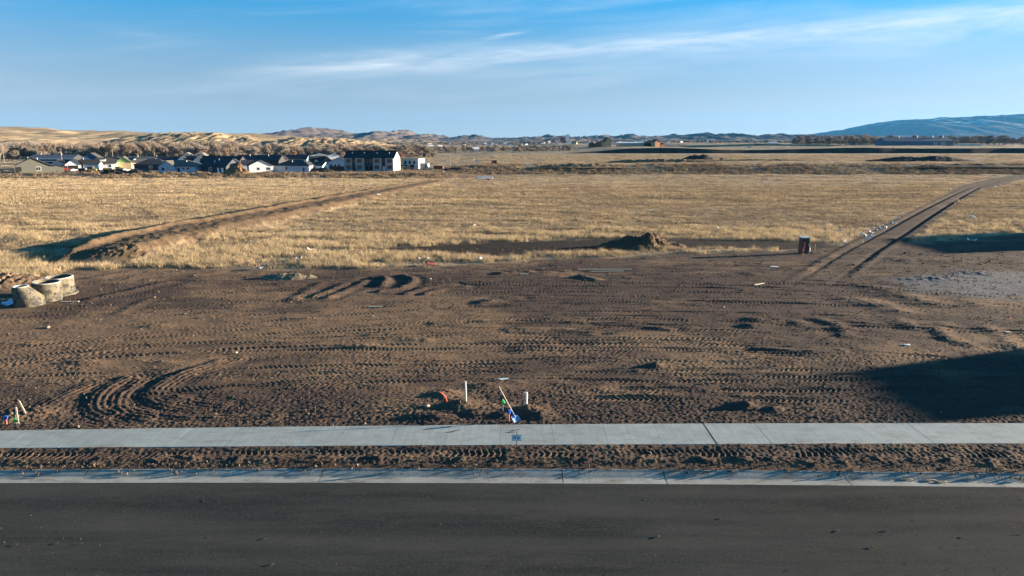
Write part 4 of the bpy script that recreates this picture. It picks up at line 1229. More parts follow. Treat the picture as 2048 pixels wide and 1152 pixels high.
# front row, left to right
house(67, 345.5, 13.5, 17, 3.0, 3.4, 33, 'greygreen', 'black', "large grey green gabled house with a white square window, left end of the settlement",
      wins=[('F', 2.0, 1.7, 1.7, 1.5)], doors=[('F', -5.3, 2.2, 2.6, M_DARKOPEN, "open_doorway")],
      wings=[(5.2, 9, 2.3, .75, 9.1, .35, 'y', 'greygreen', 'black', [])], vent=[(-1.5, 9, 6), (2, 13, 5.6)])
def garage(w, h, u=0, m_=None): return ('F', u, w, h, m_ or M_DARKOPEN, "garage_opening")  # near-black panel painted for the shade inside an open garage
house(117, 340.5, 6.4, 12, 2.8, 2.2, 28, 'pink', 'black', "cream gabled garage house right beside the grey green house, dark open garage", doors=[garage(3.2, 2.4, 1.2)], wings=[(7, 8, 2.6, 2.0, 6.6, 3.5, 'x', 'dark', 'black', [])])
house(147, 340.5, 6.6, 12, 2.8, 2.4, 26, 'white', 'black', "white gabled garage house with black roof, just left of the dark blue house", doors=[garage(4.2, 2.3)], wings=[(7.5, 8, 2.6, 2.2, 7.0, 3.0, 'x', 'dark', 'black', [])], vent=[(4, 8, 5.0)])
house(184, 337.5, 13, 12, 3.4, 4.4, 20, 'blue', 'char', "tall dark blue gabled house near the left end of the settlement")
house(183, 340, 7.2, 5, 2.9, 1.2, 12, 'white', 'char', "low white building with a grey roof in front of the dark blue house", ridge='x')
house(213, 338.5, 9, 10, 2.9, 2.6, 22, 'white', 'char', "white house with a square white dormer, right of the dark blue house", ridge='x', wins=[('F', -2.4, 1.6, 1.6, 1.2), ('F', 1.8, 1.6, 1.0, 1.2)],
      wings=[(3.4, 3.5, 4.9, .3, -2.0, 1.5, 'y', 'white', 'char', [])])
house(235, 336.5, 8, 12, 2.9, 3.0, 24, 'white', 'black', "white gabled house with dark garage opening, left of the green and yellow gable", doors=[garage(4.4, 2.2)], wings=[(8, 8, 2.6, 2.2, -6.2, 5, 'x', 'white', 'black', [])])
o = house(248, 337.5, 7, 11, 3.4, 2.6, 22, 'yellow', 'olive', "unfinished house with bright green gable over yellow boarding", wings=[(6, 9, 3.1, 1.6, 6.6, 2.0, 'x', 'white', 'olive', [('F', -1.4, 1.7, 1.0, 1.3), ('F', .6, 1.7, 1.0, 1.3)])])
g = MB().add([(-3.4, -.05, 3.35), (3.4, -.05, 3.35), (0, -.05, 5.85), (-3.4, -.012, 3.35), (3.4, -.012, 3.35), (0, -.012, 5.85)], [(0, 1, 2), (5, 4, 3), (0, 3, 4, 1), (1, 4, 5, 2), (2, 5, 3, 0)])
g.build("gable_panel", wallm('green'), o)
house(274, 336.5, 5.5, 14, 3.2, 2.2, 35, 'white', 'olive', "small white house end with one dark window, right of the green gable", wins=[('F', 0, 1.7, 1.2, 1.3)])
house(302, 340.5, 15, 10, 2.7, 2.6, 8, 'navy', 'navyroof', "low dark navy house with long hipped roof, left of the pale blue house", hip=True, wins=[('F', 0, 1.6, 1.4, 1.0)])
house(354, 345.2, 16.5, 11, 2.7, 2.7, -4, 'paleblue', 'olive', "pale blue shaded house with broad gable and olive grey roof, front row", hip=True,
      wins=[('F', -6.0, 1.6, 1.3, 1.3), ('F', -1.2, 1.6, 1.1, .9), ('F', 3.2, 1.8, 1.0, .9), ('F', 5.2, 1.8, 1.0, .9)], doors=[('F', .9, 1.0, 2.1, M_DARKOPEN)],
      wings=[(7.6, 6, 2.75, 2.4, -4.2, -.8, 'y', 'paleblue', 'olive', [('F', -1.6, 1.6, 1.3, 1.3)])], vent=[(3.0, 3.6, 4.7)])
house(428, 345.2, 13.5, 9.5, 2.8, 3.2, -19, 'navy', 'navyroof', "dark navy house with a lit grey gable end, left of the brown dirt heap", ridge='x',
      wins=[('F', -1.8, 1.6, 1.5, 1.2), ('R', -1.7, 1.6, 1.1, 1.3), ('R', -.1, 1.6, 1.1, 1.3), ('R', 2.2, 1.6, .9, 1.1)], doors=[('F', 2.4, 1.0, 2.1, M_DOORW), ('F', 4.6, 1.3, 2.1, M_DOORW)], vent=[(-1.0, 2.2, 4.6), (.6, 3.2, 5.3)])
house(470, 340, 7, 10, 2.8, 2.3, 18, 'grey', 'navyroof', "grey gabled house with white porch rail behind the brown dirt heap", doors=[('F', 1.5, 1, 2, M_DOORW)], wings=[(6.5, 7, 2.6, 2.0, 6.5, -1.0, 'x', 'white', 'navyroof', [])])
house(523, 344.6, 10.3, 13, 3.0, 2.5, 24, 'white', 'black', "plain bright white gabled house with two small dark windows, right of the brown dirt heap",
      wins=[('F', -1.1, 1.6, .9, 1.0, None), ('F', 3.2, 1.6, 1.5, 1.1, None), ('L', 1, 1.6, 1.0, 1.2)])
house(584, 343.6, 17, 11, 2.8, 2.5, -10, 'wrap', 'char', "unfinished house in mottled pale wrap with dark hipped roof, right of the plain white house", hip=True,
      wins=[('F', -2.6, 1.6, .8, 1.6)], doors=[('F', 5.8, 1.0, 1.9, paint('bluedoor', (.05, .12, .30)))], vent=[(-1, 3, 4.4)], wings=[(8, 7, 2.7, 1.6, 8.5, 5.5, 'x', 'white', 'char', [])])
house(637, 336, 7.5, 9, 2.8, 3.2, 22, 'white', 'black', "black roofed house with a small white gable porch behind the brown fence", wings=[(4.2, 2.5, 2.6, 1.9, -1.2, -1.8, 'y', 'white', 'black', [])], ridge='x')
house(655, 336, 7, 9, 2.8, 3.0, 20, 'grey', 'black', "black roofed house with grey gable behind the brown fence, left of the blue gable")
house(677, 336.5, 11, 10, 3.0, 2.4, 10, 'paleblue', 'black', "pale blue gabled house behind the brown fence, beside the apartment block",
      wins=[('F', -3.6, 1.5, 1.0, 1.0), ('F', -1.6, 1.5, 1.0, 1.0), ('F', .4, 1.5, 1.0, 1.0), ('F', 3.4, 1.5, 1.2, 1.0)])
# back rows
house(514, 331, 26, 11, 2.8, 3.0, -4, 'dark', 'navyroof', "long dark roofed row house behind the plain white house", ridge='x', vent=[(-5, 3, 5.6), (6, 3, 5.6)])
house(563, 329.5, 8, 10, 3.4, 2.4, 18, 'tan', 'grey', "tan gabled house with a small window standing above the wrapped house", wins=[('F', -1.5, 2.0, 1.2, 1.2)])
house(592, 328.5, 13, 8, 3.2, 2.2, 0, 'teal', 'navyroof', "teal house with dark roof to the right of the tan gable", ridge='x', wins=[('F', 0, 1.8, 1.8, 1.0)])
house(640, 321.5, 15, 9, 3.2, 1.6, 18, 'white', 'white', "white metal barn among the back row roofs left of the apartment block")
house(668, 318.5, 8, 9, 3.0, 2.0, 18, 'white', 'black', "small white gabled house in the back row, just left of the apartment roof")
house(652, 318, 12, 8, 2.8, 1.6, 0, 'cream', 'black', "low cream house with dark roof behind the white metal barn", ridge='x')
house(440, 333, 22, 10, 2.8, 2.8, -3, 'dark', 'black', "long black roofed house behind the dark navy house", ridge='x')
house(383, 332, 16, 10, 2.9, 2.6, 4, 'white', 'black', "black roofed house with white raked gables behind the pale blue house", ridge='x', wings=[(5, 6, 3.0, 2.4, -4.5, -2.5, 'y', 'white', 'black', []), (5, 6, 3.0, 2.4, 4.5, -2.5, 'y', 'white', 'black', [])])
house(330, 332.5, 14, 10, 2.8, 2.4, 2, 'dark', 'navyroof', "dark roofed house with one small white gable behind the low navy house", ridge='x', wings=[(3.6, 3, 2.9, 1.7, -4.6, -2.2, 'y', 'white', 'navyroof', [])])
house(375, 322, 8, 9, 3.0, 2.8, 14, 'cream', 'grey', "small cream gabled house at the foot of the trees, left of the other two")
house(394, 322, 6, 8, 3.0, 2.2, 10, 'white', 'grey', "small white gabled house at the foot of the trees, middle of three")
house(405, 322, 6, 8, 3.2, 2.4, 10, 'cream', 'grey', "small cream house at the foot of the trees, right of the other two")
house(103, 329, 26, 12, 3.6, 2.0, 4, 'dark', 'slate', "long low barn with two white eave bands behind the grey green house", ridge='x', name="barn", cat="barn", vent=[(-8, 5, 6.0), (4, 5, 6.0)])
for o in [q for q in col.objects if q.name.startswith("barn")]:
    MB().box((0, -.55, 3.35), (27, .12, .55)).build("eave_band", M_TRIM, o); MB().box((0, -.09, 1.9), (26, .14, .5)).build("wall_band", M_TRIM, o)
house(139, 327, 7, 8, 2.6, 2.4, 14, 'cream', 'grey', "small cream gabled house by the trees, behind the black roofed garages")
house(228, 329.5, 24, 10, 2.8, 1.8, 0, 'dark', 'char', "long dark roofed house behind the white house with the dormer", ridge='x')
house(292, 330, 22, 10, 2.8, 2.0, 2, 'tan', 'grey', "long grey roofed house behind the low dark navy house", ridge='x', vent=[(-6, 4, 4.9), (5, 4, 4.9)])

# two storey apartment block
p, a = place(738.5, 341.5, -6)
apt = empty("apartment_block", p, a, "two storey apartment block with black roof, grey window bays and a bright gable end", "apartment block")
AW, AL, AH = 24.0, 11.5, 6.0
gable_block(apt, AW, AL, AH, 3.3, wallm('navy'), roofm('black'), 0, 0, 'x', .5)
M_BAY = wallm('ltgrey')
for (b0, b1, wu) in ((-11.95, -8.1, .2), (-6.55, -2.1, -.15), (2.1, 6.3, -.2), (8.1, 11.95, .2)):
    bay = MB().box(((b0 + b1) / 2, -.35, AH / 2 - .35), (b1 - b0, .7, AH + .5)).build("bay", M_BAY, apt)
    for z in (1.75, 4.65):
        f = MB().box(((b0 + b1) / 2 + wu, -.73, z), (2.2, .06, 1.7)).build("window", wallm('dark'), apt)
        for s in (-.5, .5): MB().box(((b0 + b1) / 2 + wu + s, -.775, z), (.88, .03, 1.4)).build("pane", M_GLASS, f)
for u in (-.9, .9, -7.3, 7.2):
    window(apt, AW, AL, 'F', u, 4.6, .9, 1.3, wallm('dark')); door(apt, AW, AL, 'F', u, .95, 2.1, M_DOORW if u > 2 else M_DARKOPEN)
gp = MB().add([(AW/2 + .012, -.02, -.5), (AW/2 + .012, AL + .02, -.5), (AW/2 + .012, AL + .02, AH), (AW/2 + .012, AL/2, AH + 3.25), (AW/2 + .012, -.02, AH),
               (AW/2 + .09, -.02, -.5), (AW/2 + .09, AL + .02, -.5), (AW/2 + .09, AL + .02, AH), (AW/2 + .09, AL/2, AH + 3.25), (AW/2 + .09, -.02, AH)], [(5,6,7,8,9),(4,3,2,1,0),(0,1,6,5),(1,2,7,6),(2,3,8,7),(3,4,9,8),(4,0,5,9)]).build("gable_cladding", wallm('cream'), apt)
for u in (-3.9, -1.5, .9, 3.3):
    for z in (1.7, 4.6): window(apt, AW + .19, AL, 'R', u, z, .75, 1.5)
vents(apt, [(-9, 3.2, 7.8), (-3, 3.2, 7.8), (3.2, 3.2, 7.8), (9.2, 3.2, 7.8)])
MB().box((0, -1.5, -.12), (25.5, 1.5, .3)).build("path_slab", M_WALK, apt)

p, a = place(819, 337.5, -14)
bl = empty("unfinished_block", p, a, "cream unfinished building with dark openings right of the apartment gable end", "building")
MB().box((0, 5, 2.2), (9.5, 9, 5.6)).build("wall", wallm('cream'), bl)
MB().box((0, 5, 5.08), (10, 9.5, .18)).build("roof", roofm('grey'), bl)
for u in (-2.4, 0, 2.4): MB().box((u, .47, 3.2), (1.1, .08, 1.6)).build("window", M_DARKOPEN, bl)
MB().box((-3, .46, 1.0), (3.2, .1, 2.0)).build("garage_opening", M_DARKOPEN, bl)
MB().box((1.2, .46, 1.0), (2.4, .1, 2.0)).build("garage_opening", M_DARKOPEN, bl)
p, a = place(848, 338, -8)
sh = empty("site_shed", p, a, "small cream site shed with one dark door right of the unfinished building", "shed")
MB().box((0, 1.2, 1.3), (4.2, 2.4, 2.9)).build("wall", wallm('cream'), sh); MB().box((0, 1.2, 2.84), (4.5, 2.7, .16)).build("roof", roofm('grey'), sh); MB().box((.9, -.03, 1.0), (.9, .05, 2)).build("door", M_DARKOPEN, sh)

# brown board fence left of the apartment block
p0, p1 = at(646, 340.3), at(690, 340.3)
fence = empty("board_fence", p0, math.atan2(p1.y - p0.y, p1.x - p0.x), "brown board fence between the wrapped house and the apartment block", "fence")
FL = (p1 - p0).length; nb = 52
bme = None
for i in range(nb):
    if bme is None:
        bo = MB().box((0, 0, .95), (FL / nb * .93, .03, 1.9)).build("board", wallm('brown'), fence, (0, 0, 0)); bme = bo.data
    else:
        bo = bpy.data.objects.new("board", bme); col.objects.link(bo); bo.parent = fence
    bo.location = (FL * (i + .5) / nb, 0, random.uniform(-.04, .04))
pme = None
for i in range(7):
    if pme is None:
        bo = MB().box((0, 0, .95), (.12, .12, 2.0)).build("post", wallm('brown'), fence); pme = bo.data
    else:
        bo = bpy.data.objects.new("post", pme); col.objects.link(bo); bo.parent = fence
    bo.location = (FL * i / 6, .09, 0)
MB().box((FL / 2, .05, .5), (FL, .05, .1)).box((FL / 2, .05, 1.5), (FL, .05, .1)).build("rail", wallm('brown'), fence)

# further buildings
house(816, 310.5, 16, 9, 3.2, 3.0, -20, 'dark', 'slate', "dark barn with a red lit end wall right of the apartment roof", ridge='x', name="barn", cat="barn")
bb = col.objects[-1]
house(862, 299.5, 34, 16, 4.2, 2.2, 14, 'white', 'white', "long white metal shed with a bright roof among the bare trees", ridge='x', name="metal_shed", cat="shed")
house(888, 301, 26, 10, 3, 1, 6, 'white', 'white', "low white building right of the long white metal shed", ridge='x', name="metal_shed", cat="shed")
for (px, py, W, L, wh, rise, a, w_, r_, lab) in ((950, 304.5, 9, 9, 3.4, 2.2, 10, 'white', 'white', "small white house on the far edge of the tan field, left of the distant town"),
        (985, 303, 14, 7, 2.8, 1.2, 0, 'cream', 'brown', "low cream building with a dark roof on the far edge of the tan field"), (1068, 299, 11, 8, 3.0, 1.4, 0, 'cream', 'grey', "cream building at the far right end of the bare trees")):
    house(px, py, W, L, wh, rise, a, w_, r_, lab, ridge='x')
# dark building complex with orange ends beyond the embankment
def plateau(px, d):
    r = ray(px, 290); t = d / r.y
    return Vector((r.x * t, d, float(H0(r.x * t, d))))
for (px, d, W, L, wh, rise, a, w_, r_, rg, lab) in (
        (1216, 930, 8, 14, 6.5, 5, 10, 'orange', 'brown', 'y', "tall narrow orange gabled building at the left end of the beige shed row"),
        (1201, 955, 7, 12, 4.2, 3, 10, 'brown', 'brown', 'y', "dark brown building just left of the tall orange gable"),
        (1186, 965, 6, 12, 3.6, 2.8, 10, 'brown', 'brown', 'y', "dark brown gabled building, leftmost by the tall orange gable"),
        (1262, 940, 36, 9, 4.2, 1.4, 0, 'tan', 'white', 'x', "long beige shed with a pale roof between the two orange gables"),
        (1303, 935, 16, 10, 4.4, 2.6, 0, 'dark', 'brown', 'x', "dark brown barn attached left of the right orange gable"),
        (1315, 925, 7, 10, 6.5, 3.2, 20, 'orange', 'brown', 'y', "orange gable house at the right end of the beige shed row"),
        (1327, 930, 6, 8, 3.4, 2.0, 16, 'orange', 'brown', 'y', "small orange gabled shed leaning right of the orange gable house")):
    house(0, 0, W, L, wh, rise, a, w_, r_, lab, ridge=rg, p=plateau(px, d))
# long blue roofed barn
bp_ = plateau(1838, 1120)
house(0, 0, 108, 26, 7.0, 5.5, 3, 'barnblue', 'slate', "very long low barn with a blue grey roof on the far plain at right", ridge='x', p=bp_, name="long_barn", cat="barn",
      doors=[('F', 26, 8, 5, wallm('ltgrey'), "sliding_door"), ('F', 38, 8, 5, wallm('ltgrey'), "sliding_door")], vent=[])
lb = [q for q in col.objects if q.name == "long_barn"][0]
for u in (-26, 3, 28, 44): MB().tube((u, 12, 12), (u, 12, 14.5), .9, .9, 8).tube((u, 12, 14.4), (u, 12, 15.4), 1.3, .2, 8).build("ridge_vent", M_TRIM, lb)
house(0, 0, 5, 6, 4, 2.4, 12, 'orange', 'grey', "small orange silo shed at the right end of the long blue roofed barn", p=plateau(1908, 1125), name="shed", cat="shed")
house(0, 0, 36, 10, 3.2, 1.0, 0, 'cream', 'grey', "long low cream stable right of the long blue roofed barn", ridge='x', p=plateau(1941, 1150), name="stable", cat="stable")
house(0, 0, 34, 8, 3, 1.2, 0, 'pink', 'grey', "low pinkish shed left of the long blue roofed barn", ridge='x', p=plateau(1715, 1260), name="shed", cat="shed")
house(0, 0, 16, 8, 3.4, 1.4, 0, 'white', 'white', "low white building on the plain left of the grey trees", ridge='x', p=plateau(1546, 1450), name="shed", cat="shed")

# the far town: small pale houses
MARK_T = ((870, "above the long white metal shed"), (930, "above the small white field house"), (990, "over the left part of the far trees"), (1050, "over the right part of the far trees"), (1100, "left of the pale tower"), (1160, "right of the pale tower"), (1250, "above the long beige shed"), (1340, "right of the orange gables"), (1420, "above the highway embankment"))
tw = []
for i in range(86):
    z_ = rt.random()
    if z_ < .5: px, d = rt.uniform(958, 1090), rt.uniform(1900, 3000)
    elif z_ < .8: px, d = rt.uniform(1090, 1440), rt.uniform(1500, 3000)
    else: px, d = rt.uniform(840, 960), rt.uniform(2000, 3000)
    r = ray(px, 286); t = d / r.y
    tw.append((r.x * t, d, rt.uniform(0, 1), rt.uniform(-20, 40), rt.choice(('white', 'white', 'cream', 'pink', 'tan')), rt.choice(('white', 'grey', 'char', 'brown'))))
for (x_, d, q, a, w_, r_) in tw:
    o = empty("town_house", (x_, d, float(H0(x_, d)) + (10 if d > 1900 else 2) * q * .0), math.radians(a), f"{dict(white='white', cream='cream', pink='pinkish', tan='tan')[w_]} distant town house, {dict(white='pale', grey='grey', char='dark', brown='brown')[r_]} roof, {landmark(1024 + 1459 * x_ / d, MARK_T)}", "house", "houses of the distant town")
    gable_block(o, 6.5 + 3.5 * q, 7, 3.0 + 2 * q, 2.2, wallm(w_), roofm(r_), 0, 0, 'x' if q > .4 else 'y', .5)
for (px, d, h, w) in ((1135, 2300, 26, 12), (1126, 2320, 18, 16)):
    o = empty("tower_block", plateau(px, d), 0, "pale square tower of the distant town under the hills" if h > 20 else "dark squat block beside the pale tower of the distant town", "tower")
    MB().box((0, 0, h / 2), (w, w, h)).build("wall", wallm('white' if h > 20 else 'brown'), o); MB().box((0, 0, h + .4), (w + 1, w + 1, .8)).build("roof", roofm('grey'), o)
o = empty("water_tower", plateau(1415, 1700), 0, "small white tower beside the highway embankment", "tower")
MB().box((0, 0, 6), (4, 4, 12)).build("shaft", wallm('white'), o); MB().box((0, 0, 12.6), (6, 6, 1.6)).build("cap", roofm('slate'), o)

# neighbouring houses to the right whose roofs throw the long shade over the lot
house(0, 0, 4.2, 6, 4.5, 1.5, 90, 'grey', 'char', "grey neighbouring house beyond the right end of the lot, nearer the street", p=Vector((56.6, 33.3, -.1)), ridge='x', wins=[('F', 1, 1.6, 1.5, 1.2)], doors=[('F', -1.2, 1, 2.1, M_DOORW)])
house(0, 0, 8, 9, 3.4, 2.4, 90, 'tan', 'char', "tan neighbouring house beyond the right end of the lot, further from the street", p=Vector((77, 68.5, -.2)), ridge='x', wins=[('F', 0, 1.6, 1.5, 1.2)])

# ------------------------------------------------------------------ poles, wires, small field things
M_POLE = mat("weathered_pole", (.30, .25, .20), .9, .2, 3, stretch=(6, 6, .5))
def pole(p, h, label, arm=1.8):
    o = empty("utility_pole", p, random.uniform(-.3, .3), label, "utility pole")
    MB().tube((0, 0, -.5), (0, 0, h), .17, .11, 8).build("post", M_POLE, o)
    MB().box((0, 0, h - .6), (arm, .1, .12)).build("crossarm", M_POLE, o)
    for u in (-.8, 0, .8): MB().tube((u * arm / 2, 0, h - .54), (u * arm / 2, 0, h - .3), .05, .04, 6).build("insulator", M_TRIM, o)
    return o
for px, d, h, lab in ((4, 470, 11, "utility pole at the left edge of the picture"), (120, 420, 9.5, "pale utility pole over the barn with white bands"), (223, 440, 9.5, "utility pole behind the white gabled garage house"),
                      (307, 440, 9, "utility pole behind the low dark navy house"), (900, 395, 6.6, "dark thin utility pole by the brown container"), (1945, 1100, 22, "tall pale mast in front of the far right stable"), (1997, 900, 8, "thin utility pole far right before the embankment"), (1887, 900, 9, "thin utility pole before the long blue roofed barn")):
    pole(plateau(px, d), h, lab, 1.8 if h < 20 else 3)

# trailer with white side rails
p, a = place(970, 360, -4)
t = empty("flat_trailer", p, a, "long white railed trailer standing alone at the far edge of the field", "trailer")
MB().box((0, 0, .62), (6.0, 1.9, .14)).build("deck", wallm('white'), t)
for s in (-.95, .95): MB().box((0, s, 1.15), (6.0, .06, .32)).build("side_rail", wallm('white'), t)
for u in (-2.9, -1.4, 0, 1.4, 2.9): MB().box((u, -.95, .86), (.1, .07, .36)).build("stake", wallm('white'), t)
M_TYRE = mat("tyre", (.02, .02, .02), .9, .2, 4)
for u in (.6, 1.5):
    for s in (-1.02, 1.02): MB().tube((u, s - .1, .33), (u, s + .1, .33), .33, .33, 12).build("wheel", M_TYRE, t)
MB().tube((-3, 0, .55), (-4.2, 0, .45), .05, .05, 6).build("drawbar", M_METAL, t)

# roll-off container
p, a = place(877, 338.6, -3)
t = empty("skip_container", p, a, "dark red brown steel container by the thin pole right of the site shed", "container")
for nm, c, s in (("side_wall", (0, -1.1, .95), (4.6, .08, 1.7)), ("side_wall", (0, 1.1, .95), (4.6, .08, 1.7)), ("end_wall", (-2.3, 0, .95), (.08, 2.12, 1.7)), ("end_wall", (2.3, 0, .95), (.08, 2.12, 1.7)), ("floor", (0, 0, .14), (4.5, 2.1, .1))):
    MB().box(c, s).build(nm, wallm('brown'), t)
for u in (-1.8, -.9, 0, .9, 1.8): MB().box((u, -1.18, .95), (.12, .09, 1.6)).build("rib", wallm('brown'), t)
for px, py, w, h, key, lab in ((952.5, 329.5, 1.6, 2.2, 'white', "small pale cabinet standing in the tan field, left of the brown box"), (988.5, 328.5, 2.6, 1.9, 'brown', "small dark brown box standing in the tan field")):
    o = empty("field_cabinet", at(px, py), .1, lab, "cabinet")
    MB().box((0, 0, h / 2), (w, 1.2, h)).build("body", wallm(key), o); MB().box((0, 0, h + .06), (w + .2, 1.4, .12)).build("lid", roofm('char'), o)

# vehicles at the building site
def vehicle(px, py, a, key, L_, label, cat, kind):
    o = empty({"car": "parked_car", "pickup": "pickup_truck", "digger": "excavator", "loader": "wheel_loader", "flatbed": "flatbed_truck"}[kind], at(px, py), math.radians(a), label, cat)
    m_ = paint("body_" + str(key), key, .4, .05, 2, spec=.5)
    if kind == "car":
        MB().box((0, 0, .68), (L_, 1.75, .62)).build("body", m_, o)
        c = MB(); c.add([(-L_*.32,-.82,.98),(L_*.25,-.82,.98),(L_*.25,.82,.98),(-L_*.32,.82,.98),(-L_*.22,-.7,1.5),(L_*.1,-.7,1.5),(L_*.1,.7,1.5),(-L_*.22,.7,1.5)], [(4,5,6,7),(0,1,5,4),(1,2,6,5),(2,3,7,6),(3,0,4,7)])
        c.build("cabin", M_GLASS, o); MB().box((-L_*.06, 0, 1.52), (L_*.3, 1.36, .05)).build("roof_panel", m_, o)
    elif kind == "pickup":
        MB().box((0, 0, .75), (L_, 1.9, .55)).build("body", m_, o); MB().box((L_*.08, 0, 1.35), (L_*.32, 1.75, .66)).build("cabin", M_GLASS, o); MB().box((L_*.08, 0, 1.71), (L_*.3, 1.7, .06)).build("roof_panel", m_, o)
        for s in (-.92, .92): MB().box((-L_*.3, s, 1.15), (L_*.38, .08, .3)).build("bed_side", m_, o)
    elif kind == "flatbed":
        MB().box((-.6, 0, .95), (L_, 2.3, .25)).build("deck", M_TYRE, o); MB().box((L_*.5, 0, 1.5), (2.0, 2.2, 1.9)).build("cabin", m_, o); MB().box((L_*.5 + 1.02, 0, 1.9), (.04, 1.9, .8)).build("windscreen", M_GLASS, o)
        MB().box((-1.5, 0, 1.45), (L_*.5, 1.8, .7)).build("load", m_, o)
    elif kind == "digger":
        for s in (-1.05, 1.05): MB().box((0, s, .4), (3.6, .55, .8)).build("track", M_TYRE, o)
        MB().box((-.3, 0, 1.35), (2.8, 2.2, 1.0)).build("body", m_, o); MB().box((.5, -.6, 2.3), (1.3, .95, 1.0)).build("cabin", M_GLASS, o)
        MB().path([(1.0, .3, 1.6), (3.2, .3, 4.1), (5.0, .3, 3.0)], .2, 6).build("boom", m_, o); MB().path([(5.0, .3, 3.0), (4.6, .3, 1.2)], .16, 6).build("arm", m_, o); MB().box((4.5, .3, .85), (.8, .9, .7)).build("bucket", M_TYRE, o)
    else:
        MB().box((0, 0, 1.1), (3.4, 1.5, .8)).build("body", m_, o); MB().box((-.3, 0, 2.0), (1.2, 1.3, 1.0)).build("cabin", M_GLASS, o); MB().box((-.3, 0, 2.55), (1.4, 1.5, .1)).build("roof_panel", m_, o)
        for s in (-.6, .6): MB().path([(.8, s, 1.3), (2.4, s, .8)], .09, 5).build("lift_arm", m_, o)
        MB().box((2.7, 0, .6), (.7, 1.9, .7)).build("bucket", M_TYRE, o)
    if kind != "digger":
        r_ = .36 if kind in ("car", "pickup") else .5
        for u in (-.32, .32):
            for s in (-1, 1):
                w_ = MB().tube((u * L_, s * .88 - .12, r_), (u * L_, s * .88 + .12, r_), r_, r_, 12).build("wheel", M_TYRE, o)
    return o
RED, YEL, WHT, BLK, SIL = (.42, .05, .04), (.55, .33, .05), (.7, .7, .7), (.025, .027, .03), (.35, .36, .38)
vehicle(123, 341.2, 10, BLK, 5.2, "black pickup truck before the cream garage house", "truck", "pickup")
vehicle(134, 343.0, 25, RED, 4, "red wheel loader between the two pale garage houses", "loader", "loader")
vehicle(146, 343.4, 80, SIL, 4.4, "silver car before the white garage with the pink lit gable", "car", "car")
vehicle(171, 344.6, -15, BLK, 6.5, "dark flatbed truck in front of the low white building", "truck", "flatbed")
vehicle(185, 345.0, 15, YEL, 4, "orange yellow wheel loader beside the dark flatbed truck", "loader", "loader")
vehicle(222, 344.2, 5, YEL, 7, "dark flatbed truck with a yellow load before the white house with the porch", "truck", "flatbed")
vehicle(240, 344.6, 20, BLK, 5.4, "black pickup truck before the white gabled house left of the green gable", "truck", "pickup")
vehicle(250, 343.2, 70, WHT, 4.6, "white car parked right below the green gable", "car", "car")
vehicle(274, 344.6, 30, SIL, 4.6, "pale car beside the small white house end", "car", "car")
vehicle(805, 339.4, 12, WHT, 5.4, "white pickup truck before the unfinished building, left of the black one", "truck", "pickup")
vehicle(816, 339.4, 20, BLK, 5.2, "black pickup truck before the unfinished building", "truck", "pickup")
vehicle(855, 340.2, 30, BLK, 4.5, "dark car beside the small cream site shed", "car", "car")
vehicle(1961, 290.6, 4, BLK, 5.2, "dark car on the far plain right of the cream stable", "car", "car")
vehicle(1498, 296.4, 0, WHT, 6, "white truck on the far road below the embankment line", "truck", "pickup")
for px, py, lab in ((905, 337.0, "dark dug heap beside the brown container"),): pass

# heaps of earth
M_HEAP = mat("heap_earth", (.092, .055, .032), .95, .3, 2.5, bump=.04, bump_scale=8)
M_HEAPD = mat("dark_heap_earth", (.032, .026, .022), .95, .3, 1.0, bump=.08, bump_scale=3)  # near-black; on the long right mound its shaded side is put into the colour
M_HEAPB = mat("brown_heap_earth", (.17, .105, .055), .95, .3, 1.2, bump=.08, bump_scale=4)
M_CLAY = mat("clay_heap_earth", (.17, .135, .088), .95, .25, 3, bump=.03, bump_scale=10, dirt=(.11, .09, .06), dirt_scale=2)
def heap(px, py, rx, ry, h, m_, label, seed, peaks=1, a=0, name="dirt_heap", n=72, rough=.5):
    p = at(px, py)
    th = np.linspace(-1, 1, n)
    X, Y = np.meshgrid(th * 1.05, th * 1.05)
    r = random.Random(seed)
    Z = np.zeros_like(X)
    HUMPS = {1: [(0, 1, .55)], 2: [(-.25, .9, .5), (.3, 1, .5)], 3: [(-.58, .60, .27), (-.24, .86, .30), (.16, 1.0, .36), (.55, .42, .34)], 4: [(-.55, .8, .36), (-.15, 1, .4), (.25, .9, .4), (.6, .6, .34)]}[peaks]
    for cx_, hh, wd in HUMPS:
        q = np.hypot((X - cx_ - .12 * Y) / wd, (Y - r.uniform(-.12, .12)) / .62)
        Z = (Z ** 4 + (hh * np.exp(-q ** 1.7)) ** 4) ** .25
    nz = fbm(X * 2.2 * rx / ry + seed, Y * 2.2, 5, seed, .6)
    Z = Z * (1 + rough * nz) + .13 * Z ** .5 * fbm(X * 9 * rx / ry, Y * 9, 3, seed + 3)
    edge = 1 - sm(.86, 1.0, np.hypot(X, Y))
    Z = np.clip(Z, 0, None) * edge * h - .12
    me = bpy.data.meshes.new(name)
    vs = np.stack([X.ravel() * rx, Y.ravel() * ry, Z.ravel()], 1)
    keep = Z.ravel() > -.5
    i = np.arange((n - 1) * (n - 1)); v0 = (i // (n - 1)) * n + i % (n - 1)
    fs = np.stack([v0, v0 + 1, v0 + n + 1, v0 + n], 1)
    me.from_pydata(vs.tolist(), [], fs.tolist()); me.update()
    for q in me.polygons: q.use_smooth = True
    o = link_mesh(name, me, m_, None, p + Vector((0, 0, .03)), (0, 0, math.radians(a)))
    return tag(o, label, "dirt heap")
heap(1283, 495, 4.1, 2.2, 1.2, M_HEAP, "fresh brown dirt heap with three peaks beside the dark damp strip", 8, 3, 4, n=150, rough=.75)
heap(577, 557, 2.0, .9, .46, M_CLAY, "long pale clay hump at the far edge of the bare lot", 9, 4, 3, n=80, rough=.35)
